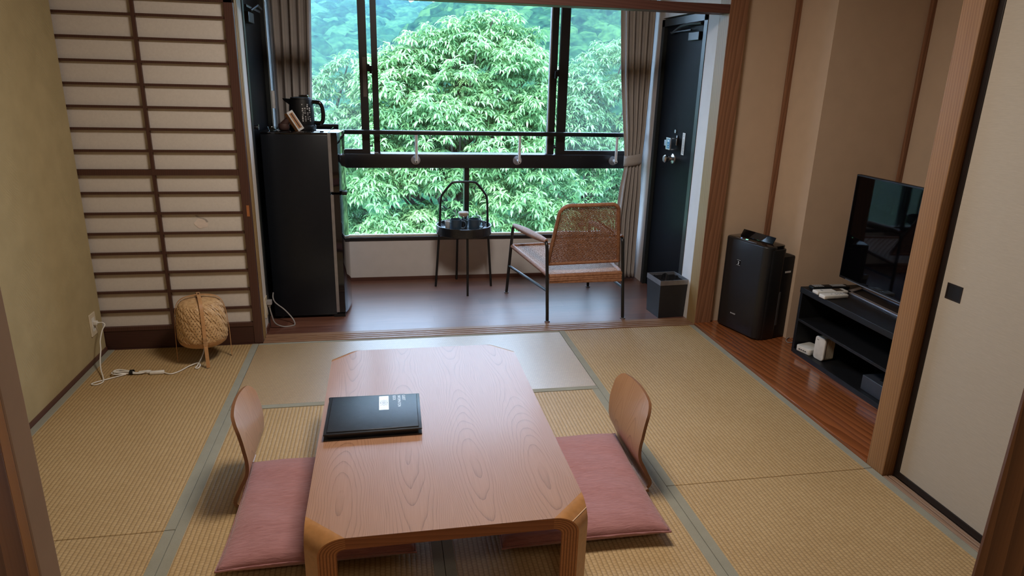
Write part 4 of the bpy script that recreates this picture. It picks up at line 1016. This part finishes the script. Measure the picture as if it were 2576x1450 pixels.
MB(AX).prism([(WF-.0, .16), (WF+.003, .16), (WF+.003, .205), (WF, .205)], .425, .436).build('tank_sticker', M_GREYTXT, AP)
em = MB(AX).box((.128, -.0008, .432), (.158, .0004, .467)).build('emblem_plate', M_BLACKGLOSS, AP)
mb = MB(AX); mb.box((.129, -.0014, .464), (.157, -.0006, .4655)).box((.129, -.0014, .4335), (.157, -.0006, .435))
for k in range(3): mb.box((.139+.003*(k % 2), -.0014, .441+.006*k), (.147+.002*(k % 2), -.0006, .445+.006*k))
mb.box((.142, -.0014, .438), (.145, -.0006, .441)); mb.build('emblem', M_WHITETXT, em)
text('SHARP', 'lettering', AP, .0125, M_WHITETXT, AX @ Matrix.Translation((.128, -.0006, .118)) @ Matrix.Rotation(PI/2, 4, 'X') @ Matrix.Diagonal((1.15, 1, 1, 1)))
MB().tube(smooth_path([ap(WF-.02, .235, .05), ap(WF+.02, .26, .02), ap(WF+.05, .20, .0175), ap(WF+.09, .17, .0175), ap(WF+.10, .22, .0175), ap(WF+.06, .275, .0175), (3.965, -.22, .02), (3.972, -.2, .05)]), .003, 7).build('power_cord', M_GREYPL, AP, 60)

# ================================================================== TV STAND, TV, SMALL THINGS
TZ = .014
SX0, SX1, SY0, SY1 = 3.895, 4.30, -1.62, -.505
TS_ = thing('tv_stand', 'low black open-shelf television stand in the alcove', 'tv stand', ((SX0+SX1)/2, (SY0+SY1)/2, TZ))
MB().box((SX0, SY0, .372), (SX1, SY1, .404), .002).build('top_board', M_BLACKMATT, TS_)
MB().box((SX0+.004, SY1-.022, TZ), (SX1, SY1-.001, .372)).build('side_panel', M_BLACKMATT, TS_)
MB().box((SX0+.004, SY0+.001, TZ), (SX1, SY0+.022, .372)).build('side_panel', M_BLACKMATT, TS_)
MB().box((SX0+.002, SY0+.022, .207), (SX1-.01, SY1-.022, .222), .001).build('shelf', M_BLACKMATT, TS_)
MB().box((SX0, SY0+.022, TZ), (SX1-.01, SY1-.022, .041), .001).build('bottom_board', M_BLACKMATT, TS_)
MB().box((SX1-.01, SY0+.022, .041), (SX1-.004, SY1-.022, .372)).build('back_panel', M_BLACKMATT, TS_)
TV = thing('television', 'flat black television on the low stand, half hidden by the post', 'television', (4.14, -1.05, .404))
MB().box((4.095, -1.56, .468), (4.120, -.545, 1.040), .003).box((4.12, -1.4, .52), (4.15, -.7, .9), .01).build('bezel', M_BLACKMATT, TV)
MB().box((4.0935, -1.55, .482), (4.0955, -.553, 1.032)).build('screen', M_TVSCREEN, TV)
ba, bb_, bc, bd_ = (4.098, -.642), (4.085, -1.40), (4.225, -1.40), (4.222, -.585)
mb = MB()
def bar(p, q, w=.026):
    p = Vector((*p, 0)); q = Vector((*q, 0)); d = (q-p).normalized(); s = Vector((-d.y, d.x, 0))*w/2
    mb.prism([tuple((p-d*w/2-s)[:2]), tuple((q+d*w/2-s)[:2]), tuple((q+d*w/2+s)[:2]), tuple((p-d*w/2+s)[:2])], .4045, .413, .0015)
bar(ba, bb_); bar(bb_, bc); bar(bc, bd_, .02); bar(bd_, ba)
mb.build('base_ring', M_SILVER, TV)
MB().box((4.13, -1.10, .412), (4.16, -1.0, .56), .004).box((4.13, -1.1, .4045), (4.225, -1.0, .414)).build('neck', M_BLACKMATT, TV)
MB().box((4.0938, -1.5, .4695), (4.0958, -.6, .474)).build('silver_line', M_SILVER, TV)
def rem(name, label, x, y, ang, l, w, h, mat, keys):
    R_ = thing(name, label, 'remote control', (x, y, .4045), 'remote controls on the television stand')
    xf = Matrix.Translation((x, y, .4045)) @ Matrix.Rotation(ang, 4, 'Z')
    MB(xf).box((-l/2, -w/2, 0), (l/2, w/2, h), .005, 3).build('body', mat, R_, 40)
    for nm, mt, rects in keys:
        m = MB(xf)
        for (a, b, c, d) in rects: m.box((a, b, h-.0002), (c, d, h+.0012))
        m.build(nm, mt, R_)
M_KEY = simple('grey_rubber_keys', (.33, .33, .33), .6)
M_DKEY = simple('dark_keys', (.04, .04, .045), .5)
rem('remote_control', 'white air-conditioner remote nearest the front edge of the stand', 3.955, -.712, .06, .150, .050, .020, M_WHITEPL,
    [('buttons', M_KEY, [(.005+.017*k, -.012+.012*j, .015+.017*k, -.006+.012*j) for k in range(4) for j in range(2)] + [(-.02, -.003, -.012, .004)])])
rem('remote_control', 'white remote with black display behind the front remote', 3.985, -.640, .0, .185, .052, .018, M_WHITEPL,
    [('display', M_BLACKGLOSS, [(.02, -.02, .066, .02)]), ('buttons', M_KEY, [(-.06, -.01, -.05, .01)])])
rem('remote_control', 'slim dark television remote full of grey buttons at the back', 4.035, -.560, -.02, .225, .046, .018, M_BLACKMATT,
    [('buttons', M_KEY, [(-.1+.012*k, -.018+.0125*j, -.092+.012*k, -.010+.0125*j) for k in range(16) for j in range(3) if not 5 <= k <= 8])])
def bolt(): pass
MD = thing('modem_box', 'small flat white box on the bottom shelf of the stand', 'modem', (3.955, -.585, .0412))
xf = Matrix.Translation((3.957, -.588, .0412)) @ Matrix.Rotation(.25, 4, 'Z')
MB(xf).prism(rrect(-.055, .055, -.05, .05, .014), 0, .032, .003).build('case', M_WHITEPL, MD, 40)
MB(xf).box((-.056, -.03, .012), (-.0548, .012, .018)).build('port_marks', M_DKEY, MD) if False else MB(xf).box((-.0556, -.024, .011), (-.0546, -.014, .017)).box((-.0556, -.010, .011), (-.0546, 0, .017)).box((-.0556, .004, .011), (-.0546, .014, .017)).box((-.0556, .018, .011), (-.0546, .028, .017)).build('indicator_marks', M_DKEY, MD)
RT = thing('wifi_router', 'upright white router with finned side on the bottom shelf', 'router', (3.968, -.70, .0412))
xf = Matrix.Translation((3.968, -.702, .0412)) @ Matrix.Rotation(.12, 4, 'Z') @ Matrix.Rotation(PI/2, 4, 'Y') @ Matrix.Rotation(PI, 4, 'Z')
XR_ = Matrix.Translation((3.930, -.702, .0412)) @ Matrix.Rotation(.12, 4, 'Z') @ Matrix(((0, 0, 1, 0), (1, 0, 0, 0), (0, 1, 0, 0), (0, 0, 0, 1)))
MB(XR_).prism(rrect(-.038, .038, .0, .132, .018), 0, .014, .004, 3).build('front_shell', M_WHITEPL, RT, 40)
mb = MB(XR_)
for k in range(8): mb.prism(rrect(-.036, .036, .002, .130, .016), .016+.007*k, .0205+.007*k)
mb.prism(rrect(-.032, .032, .006, .126, .014), .012, .074)
mb.build('finned_body', M_CREAMPL, RT)
text('NEC', 'lettering', RT, .008, M_DKEY, XR_ @ Matrix.Translation((.024, .108, -.0002)) @ Matrix.Rotation(PI, 4, 'Y'))
SB = thing('set_top_box', 'dark box on the bottom shelf beside the tan post', 'box', (4.02, -1.20, .0412))
MB().box((3.925, -1.42, .0412), (4.14, -1.065, .118), .003).build('case', simple('blue_black_metal', (.03, .034, .044), .4), SB)
MB().box((3.96, -1.41, .118), (4.1, -1.14, .1195)).build('vent', M_BLACKMATT, SB)

# ================================================================== OUTSIDE
def leafmat(name, cols, trans=.42, rough=.45, gloss=.06, mottle=0):
    t = NT(name); at = t.n('ShaderNodeAttribute', _attribute_name='tone')
    fac = at.outputs['Fac']
    if mottle:
        vv = t.coord(); nz_ = t.noise(vv, mottle, 5, .65); fac = t.math('ADD', t.math('MULTIPLY', fac, .75), t.math('MULTIPLY', t.math('SUBTRACT', nz_, .40), 1.9))
    col = t.ramp(fac, [(0, cols[0]), (.5, cols[1]), (1, cols[2])])
    d = t.n('ShaderNodeBsdfDiffuse'); t.l(col, d.inputs[0])
    tl = t.n('ShaderNodeBsdfTranslucent'); t.l(col, tl.inputs[0])
    g = t.n('ShaderNodeBsdfGlossy'); g.inputs['Roughness'].default_value = rough; g.inputs[0].default_value = (1, 1, 1, 1)
    m1 = t.n('ShaderNodeMixShader'); m1.inputs[0].default_value = trans; t.l(d.outputs[0], m1.inputs[1]); t.l(tl.outputs[0], m1.inputs[2])
    m2 = t.n('ShaderNodeMixShader'); m2.inputs[0].default_value = gloss; t.l(m1.outputs[0], m2.inputs[1]); t.l(g.outputs[0], m2.inputs[2])
    t.l(m2.outputs[0], t.out.inputs[0]); return t.m
M_LEAF = leafmat('chinquapin_leaves', ((.13, .30, .12), (.21, .43, .18), (.32, .53, .25)))
M_LEAF_B = leafmat('darker_leaves', ((.10, .25, .115), (.165, .36, .17), (.25, .45, .22)))
M_FOREST = leafmat('hill_forest_leaves', ((.004, .026, .018), (.020, .082, .046), (.055, .16, .075)), .2, .45, 0, .8)
M_FOREST_B = leafmat('hill_forest_leaves_nearer', ((.004, .024, .013), (.020, .075, .033), (.060, .155, .056)), .2, .45, 0, 1.3)
M_BARK = simple('grey_brown_bark', (.12, .10, .08), .9, vary=.3, scale=8)
M_EARTH = simple('undergrowth', (.02, .05, .025), .95, vary=.3, scale=.4)

def rosettes(pos, axis, tone, L=.17, nl=12, droop=.72, width=.2, rng=RNG):
    """numpy mesh of drooping lance-leaf rosettes"""
    n = len(pos)
    u = np.cross(axis, np.array([.31, .87, .38])); u /= np.linalg.norm(u, axis=1, keepdims=True); w = np.cross(axis, u)
    az = (np.arange(nl)[None, :]/nl*2*PI*1.62 + rng.uniform(0, 6.28, (n, 1)) + rng.normal(0, .25, (n, nl)))
    th = rng.uniform(.75, 1.5, (n, nl))
    rad = u[:, None, :]*np.cos(az)[..., None] + w[:, None, :]*np.sin(az)[..., None]
    d = axis[:, None, :]*np.cos(th)[..., None] + rad*np.sin(th)[..., None]
    d = d.reshape(-1, 3); p = np.repeat(pos, nl, 0) + d*.01
    Ls = (L*rng.uniform(.7, 1.2, n*nl))[:, None]
    side = np.cross(d, np.array([0, 0, 1.])) + rng.normal(0, .25, d.shape); side /= np.linalg.norm(side, axis=1, keepdims=True)
    g = np.array([0, 0, -1.])
    P0 = p; d1 = d; P1 = P0 + d1*Ls*.36
    d2 = d1 + g*droop*rng.uniform(.6, 1.3, (len(d), 1)); d2 /= np.linalg.norm(d2, axis=1, keepdims=True); P2 = P1 + d2*Ls*.34
    d3 = d2 + g*droop*1.1; d3 /= np.linalg.norm(d3, axis=1, keepdims=True); P3 = P2 + d3*Ls*.32
    hw = Ls*width/2
    V = np.stack([P0, P1+side*hw, P1-side*hw, P2+side*hw*.85, P2-side*hw*.85, P3], 1).reshape(-1, 3)
    b = (np.arange(len(d))*6)[:, None]
    tris = np.concatenate([b+np.array([[0, 1, 2]]), b+np.array([[3, 5, 4]])], 1).reshape(-1, 3)
    quads = b+np.array([[1, 3, 4, 2]])
    tn = np.clip(np.repeat(tone, nl) + rng.normal(0, .1, len(d)), 0, 1); tn = np.repeat(tn, 6)
    return V, tris, quads, tn
def npmesh(name, V, tris, quads, tone, mat, parent=None, off=(0, 0, 0), smooth=False):
    me = bpy.data.meshes.new(name); V = V - np.array(off)
    nt, nq = len(tris), len(quads)
    me.vertices.add(len(V)); me.vertices.foreach_set('co', V.astype(np.float32).ravel())
    me.loops.add(nt*3+nq*4); me.loops.foreach_set('vertex_index', np.concatenate([tris.ravel(), quads.ravel()]).astype(np.int32))
    me.polygons.add(nt+nq); ls = np.concatenate([np.arange(nt)*3, nt*3+np.arange(nq)*4]).astype(np.int32)
    me.polygons.foreach_set('loop_start', ls)
    try: me.polygons.foreach_set('loop_total', np.concatenate([np.full(nt, 3), np.full(nq, 4)]).astype(np.int32))
    except Exception: pass
    me.update(calc_edges=True)
    A = me.attributes.new('tone', 'FLOAT', 'POINT'); A.data.foreach_set('value', tone.astype(np.float32))
    me.materials.append(mat)
    if smooth: me.shade_smooth()
    o = bpy.data.objects.new(name, me); COL.objects.link(o)
    if parent is not None: o.parent = parent
    return o
def unit(n, rng): 
    a = rng.normal(size=(n, 3)); return a/np.linalg.norm(a, axis=1, keepdims=True)
def ico(sub):
    bm = bmesh.new(); bmesh.ops.create_icosphere(bm, subdivisions=sub, radius=1); bm.verts.index_update()
    V = np.array([v.co[:] for v in bm.verts]); Fc = np.array([[v.index for v in f.verts] for f in bm.faces]); bm.free(); return V, Fc
ICO2 = ico(2); ICO3 = ico(3)
GROUND = -9.0
def tree(label, blobs, trunk, mat, seed, per=2.4, L=.2):
    rng = np.random.default_rng(seed)
    Tr = thing('broadleaf_tree', label, 'tree', (trunk[0], trunk[1], GROUND), 'trees outside the window')
    Ps, As, Ts = [], [], []
    for (x, y, z, r) in blobs:
        n = int(4*PI*r*r*per/(.22**2)*.30)
        d = unit(n, rng); d[:, 2] = np.abs(d[:, 2])*.9 - .25*rng.random(n); d /= np.linalg.norm(d, axis=1, keepdims=True)
        rr = r*(1 + .10*rng.normal(size=(n, 1))) * (1 - .35*(rng.random((n, 1)) < .25))
        p = np.array([x, y, z]) + d*rr*np.array([1, 1, .85])
        a = d*.45 + np.array([0, 0, .8]) + rng.normal(0, .16, (n, 3)); a /= np.linalg.norm(a, axis=1, keepdims=True)
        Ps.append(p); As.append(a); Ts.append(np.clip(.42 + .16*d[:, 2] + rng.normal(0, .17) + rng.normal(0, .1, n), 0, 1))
    V, t_, q_, tn = rosettes(np.concatenate(Ps), np.concatenate(As), np.concatenate(Ts), L=L, rng=rng)
    npmesh('foliage', V, t_, q_, tn, mat, Tr, (trunk[0], trunk[1], GROUND))
    mb = MB(); top = max(b[2] for b in blobs)
    base = Vector((trunk[0], trunk[1], GROUND)); tops = Vector((trunk[0], trunk[1], top-.5))
    mb.tube([base, base.lerp(tops, .4)+Vector((.15, .1, 0)), base.lerp(tops, .75), tops], [.32, .26, .15, .04], 10)
    for i, (x, y, z, r) in enumerate(blobs):
        if i % 2: continue
        h = min(max((z - 1.6 - GROUND)/(top-.5-GROUND), .3), .95); s = base.lerp(tops, h)
        mid = s.lerp(Vector((x, y, z)), .55) + Vector((0, 0, -.15)); mb.tube([s, mid, Vector((x, y, z+r*.3))], [.06, .035, .012], 6)
    mb.build('trunk', M_BARK, Tr, 60)
    return Tr
def fill(xa, xb, za, zb, n, rng, top, r0=.34, r1=.62, yoff=0):
    out = []
    while len(out) < n:
        x = rng.uniform(xa, xb); z = rng.uniform(za, zb)
        tz = np.interp(x, [t_[0] for t_ in top], [t_[1] for t_ in top]); r = rng.uniform(r0, r1)
        if z > tz - r: continue
        y = 9.3 + .62*(z+3.2)/1.6 + rng.uniform(-.75, .85) + .12*((x-3.5)/2)**2 + yoff
        out.append((x, y, z, r))
    return out
rg = np.random.default_rng(11)
topM = [(1.2, 1.2), (1.6, 1.85), (2.45, 2.28), (3.4, 2.6), (4.25, 2.72), (4.7, 2.45), (5.05, 1.75), (5.3, 1.2)]
crest = [(1.55, 11.2, 1.35, .5), (2.05, 11.3, 1.62, .5), (2.5, 11.3, 1.8, .5), (2.95, 11.4, 1.98, .48), (3.4, 11.4, 2.12, .5), (3.85, 11.4, 2.2, .48), (4.25, 11.4, 2.26, .46), (4.6, 11.3, 1.98, .44), (4.85, 11.2, 1.5, .4), (5.0, 11.1, .9, .45)] + [(1.35, 11.0, 1.45, .22), (1.75, 11.2, 1.82, .24), (2.2, 11.2, 2.1, .22), (2.62, 11.3, 2.24, .24), (3.1, 11.3, 2.42, .24), (3.55, 11.3, 2.54, .22), (4.0, 11.3, 2.62, .24), (4.42, 11.3, 2.6, .24), (4.75, 11.2, 2.3, .22), (4.98, 11.1, 1.75, .24), (5.15, 11.0, 1.25, .25)]
tree('broad pale-green tree with drooping leaves filling the middle of the window', crest + fill(1.0, 5.2, -3.6, 2.2, 165, rg, topM), (3.3, 11.8), M_LEAF, 21)
topL = [(-1.5, .9), (-.2, 1.1), (.3, 1.45), (.6, 1.75), (.95, 1.98), (1.25, 1.5), (1.5, 1.0)]
tree('green tree at the left of the window, left of the first window stile', [(.93, 12.0, 1.55, .42), (.55, 12.0, 1.25, .42), (.2, 12.0, .95, .45), (-.2, 12.1, .6, .5)] + fill(-.9, 1.3, -3.6, 1.5, 58, rg, topL, yoff=.6), (.2, 12.8), M_LEAF_B, 22, L=.19)
topR = [(5.0, 1.2), (5.5, 1.85), (5.9, 1.75), (6.4, 2.1), (7.2, 2.5), (8.4, 2.4)]
tree('green tree at the right of the window beside the gathered curtain', [(5.5, 12.2, 1.35, .45), (5.95, 12.3, 1.25, .45), (6.4, 12.3, 1.6, .5), (7.0, 12.4, 1.95, .5), (7.6, 12.4, 1.9, .55)] + fill(5.1, 8.2, -3.6, 1.9, 84, rg, topR, yoff=.6), (6.8, 13.0), M_LEAF_B, 23, L=.19)

def hillz(x, y):
    zA = np.interp(y, [-20, 20, 50, 235, 300], [GROUND, GROUND, -13, 16.0, 13]) + 1.2*np.sin(x*.05+1)*np.clip((y-80)/100, 0, 1) - np.clip((x+2)/60, 0, 1)*3.0*np.clip((y-120)/100, 0, 1)
    rb = np.interp(x, [-30, 2, 6, 11.4, 16, 22, 32, 48, 90], [-14, -8, 2.5, 7.9, 9.6, 11.0, 12.3, 13.2, 14])
    zB = np.where(y < 122, np.interp(y, [25, 40, 120], [-20, -13, 0])*0 + (-11 + (rb+11)*np.clip((y-35)/85, 0, 1)**.9), rb - (y-122)*.25)
    zB = np.where(y > 35, zB, -50)
    return zA, zB
xs = np.linspace(-90, 130, 111); ys = np.concatenate([np.linspace(2.5, 30, 10), np.linspace(35, 300, 60)])
X, Y = np.meshgrid(xs, ys, indexing='ij'); zA, zB = hillz(X, Y); Z = np.maximum(zA, zB)
V = np.stack([X, Y, Z], -1).reshape(-1, 3); ny = len(ys)
q = [[i*ny+j, (i+1)*ny+j, (i+1)*ny+j+1, i*ny+j+1] for i in range(len(xs)-1) for j in range(ny-1)]
hs = npmesh('hillside', V, np.zeros((0, 3), int), np.array(q), np.full(len(V), .3), M_EARTH, smooth=True); tag(hs, 'wooded valley slopes far beyond the window', 'hill', None, 'structure')
def forest(which, n, xr, yr, r0, r1, mat, label, seed):
    rng = np.random.default_rng(seed); Vs, Ts, Tn, Qs = [], [], [], []; off = 0; qoff = []
    pts = []
    bv, bf = ICO3
    for _ in range(n):
        y = yr[0] + (yr[1]-yr[0])*rng.random()**.9; x = xr[0] + (xr[1]-xr[0])*rng.random()
        x = 1.6 + (x-1.6)*(y+6)/(yr[1]+6)
        a, b = hillz(np.array(x), np.array(y)); a = float(a); b = float(b)
        if which == 'A' and b > a: continue
        if which == 'B' and a > b: continue
        z = a if which == 'A' else b
        r = rng.uniform(r0, r1)*(.5+.5*y/yr[1]); tone = np.clip(rng.normal(.45, .28), 0, 1)
        dsp = 1.0; wt = np.zeros(len(bv))
        for fq, am in ((2.2, .13), (4.5, .10), (9, .075), (17, .06)):
            for _k in range(2):
                wv = np.sin(bv@(unit(1, rng)[0]*fq*rng.uniform(.8, 1.3)) + rng.uniform(0, 6.28)); wt = wt + am*np.abs(wv)
        dsp = .72 + wt + rng.normal(0, .028, len(bv))
        v = bv*dsp[:, None]*np.array([r, r, r*1.05]) + np.array([x, y, z+r*.55])
        Vs.append(v); Ts.append(bf+off); off += len(v)
        Tn.append(np.clip(tone + rng.normal(0, .14, len(v)), 0, 1))
        m = 70; d = unit(m, rng); d[:, 2] = np.abs(d[:, 2])
        c = np.array([x, y, z+r*.55]) + d*r*(1.0+rng.normal(0, .05, (m, 1)))
        e1 = unit(m, rng)*r*.07; e2 = unit(m, rng)*r*.06
        vv = np.stack([c-e1, c-e2, c+e1, c+e2], 1).reshape(-1, 3); Vs.append(vv)
        Qs.append(np.arange(m*4).reshape(m, 4)+off); Tn.append(np.repeat(np.clip(tone+rng.normal(.05, .18, m), 0, 1), 4)); off += m*4
    o = npmesh('forest', np.concatenate(Vs), np.concatenate(Ts), np.concatenate(Qs), np.concatenate(Tn), mat, smooth=True)
    return tag(o, label, 'forest', None, 'stuff')
forest('A', 2300, (-55, 60), (70, 238), 2.6, 5.0, M_FOREST, 'blue-green forest covering the far hill up to the skyline', 31)
forest('B', 2200, (0, 62), (38, 123), 1.7, 3.1, M_FOREST_B, 'darker green forest on the nearer hill at the upper right', 32)
hz_ = NT('thin_haze'); vs2 = hz_.t.nodes.new('ShaderNodeVolumeScatter'); vs2.inputs['Color'].default_value = (.30, .62, 1, 1); vs2.inputs['Density'].default_value = .0009; vs2.inputs['Anisotropy'].default_value = 0
hz_.l(vs2.outputs[0], hz_.out.inputs['Volume'])
hzo = MB().box((-120, 24, -30), (170, 232, 60)).build('haze', hz_.m); tag(hzo, 'thin blue haze lying over the wooded valley', 'haze', None, 'stuff')
# skyline buildings
M_BW = simple('pale_render', (.72, .76, .78), .8); M_BWIN = simple('dark_windows', (.2, .26, .3), .4)
def building(x0, x1, z0, z1, y, rows, cols, label):
    Bd = thing('hillside_hotel', label, 'building', ((x0+x1)/2, y+5, z0-6), 'hotel blocks on the skyline')
    MB().box((x0, y, z0-6), (x1, y+10, z1)).build('wall', M_BW, Bd)
    MB().box((x0-.4, y-.4, z1), (x1+.4, y+10.4, z1+.5)).build('roof', simple('grey_roof', (.45, .5, .54), .7), Bd)
    for r in range(rows):
        z = z0 + (z1-z0)*(r+.3)/rows; m = MB()
        for c_i in range(cols):
            x = x0 + (x1-x0)*(c_i+.2)/cols; m.box((x, y-.15, z), (x+(x1-x0)/cols*.6, y+.1, z+(z1-z0)/rows*.5))
        m.build('window_row', M_BWIN, Bd)
building(-19, -10.3, 19.0, 23.5, 228, 3, 9, 'long white hotel block on the far ridge left of the stiles')
building(-8.0, -5.0, 18.6, 22.8, 226, 3, 4, 'small white block on the ridge behind the first stile')
building(.3, 2.6, 19.4, 23.6, 230, 4, 3, 'white tower block on the ridge between the window stiles')

# ================================================================== LIGHT
wd = bpy.data.worlds.new('overcast_sky'); SC.world = wd; wd.use_nodes = True
nt = wd.node_tree; nt.nodes.clear(); wo = nt.nodes.new('ShaderNodeOutputWorld'); bg = nt.nodes.new('ShaderNodeBackground')
tc = nt.nodes.new('ShaderNodeTexCoord'); nz = nt.nodes.new('ShaderNodeTexNoise'); nz.inputs['Scale'].default_value = 2.2; nz.inputs['Detail'].default_value = 3
rp = nt.nodes.new('ShaderNodeValToRGB'); rp.color_ramp.elements[0].position = .3; rp.color_ramp.elements[0].color = (.44, .65, 1.0, 1); rp.color_ramp.elements[1].position = .7; rp.color_ramp.elements[1].color = (.52, .71, 1.0, 1)
nt.links.new(tc.outputs['Generated'], nz.inputs['Vector']); nt.links.new(nz.outputs['Fac'], rp.inputs[0]); nt.links.new(rp.outputs[0], bg.inputs[0])
SKY = 7.5
bg.inputs[1].default_value = SKY; nt.links.new(bg.outputs[0], wo.inputs[0])
def area(name, loc, rot, sx, sy, power, color, portal=False):
    L = bpy.data.lights.new(name, 'AREA'); L.shape = 'RECTANGLE'; L.size = sx; L.size_y = sy; L.energy = power; L.color = color
    o = bpy.data.objects.new(name, L); COL.objects.link(o); o.location = loc; o.rotation_euler = rot
    if portal: L.cycles.is_portal = True
    return o
area('window_portal', (2.215, 1.36, 1.27), (-PI/2, 0, 0), 2.6, 1.9, 1, (1, 1, 1), True)
sl = bpy.data.lights.new('tree_fill_sun', 'SUN'); sl.energy = 10.0; sl.angle = math.radians(35); sl.color = (1, .95, .82)  # added soft sun to brighten the trees under the overcast sky
so = bpy.data.objects.new('tree_fill_sun', sl); COL.objects.link(so); so.rotation_euler = (math.radians(36), math.radians(-12), 0)
area('ceiling_lamp_light', (1.98, -1.4, 2.38), (0, 0, 0), .55, .55, 46, (1, .90, .80))
area('hall_lamp_light', (1.75, -4.2, 2.4), (0, 0, 0), .3, .3, 8, (1, .9, .8))

# ================================================================== CAMERA
cam = bpy.data.cameras.new('camera'); co = bpy.data.objects.new('camera', cam); COL.objects.link(co); SC.camera = co
yaw, pitch, roll, fpx = .192145923, .303871469, .0273298264, 1697.04
f = Vector((math.sin(yaw)*math.cos(pitch), math.cos(yaw)*math.cos(pitch), -math.sin(pitch)))
r = Vector((math.cos(yaw), -math.sin(yaw), 0)); u = r.cross(f)
r2 = r*math.cos(roll) + u*math.sin(roll); u2 = -r*math.sin(roll) + u*math.cos(roll)
m3 = Matrix((r2, u2, -f)).transposed()
co.matrix_world = Matrix.Translation((1.60619630, -3.76679725, 1.48952480)) @ m3.to_4x4()
cam.sensor_fit = 'HORIZONTAL'; cam.sensor_width = 36; cam.lens = fpx/2576*36; cam.clip_end = 2000; cam.clip_start = .02
SC.view_settings.view_transform = 'Standard'; SC.view_settings.look = 'None'; SC.view_settings.gamma = 1; SC.view_settings.use_curve_mapping = False
SC.view_settings.exposure = 0.0
SC.cycles.use_denoising = True
SC.cycles.max_bounces = 10; SC.cycles.diffuse_bounces = 5; SC.cycles.transparent_max_bounces = 16; SC.cycles.sample_clamp_indirect = 6
SC.cycles.caustics_reflective = False; SC.cycles.caustics_refractive = False
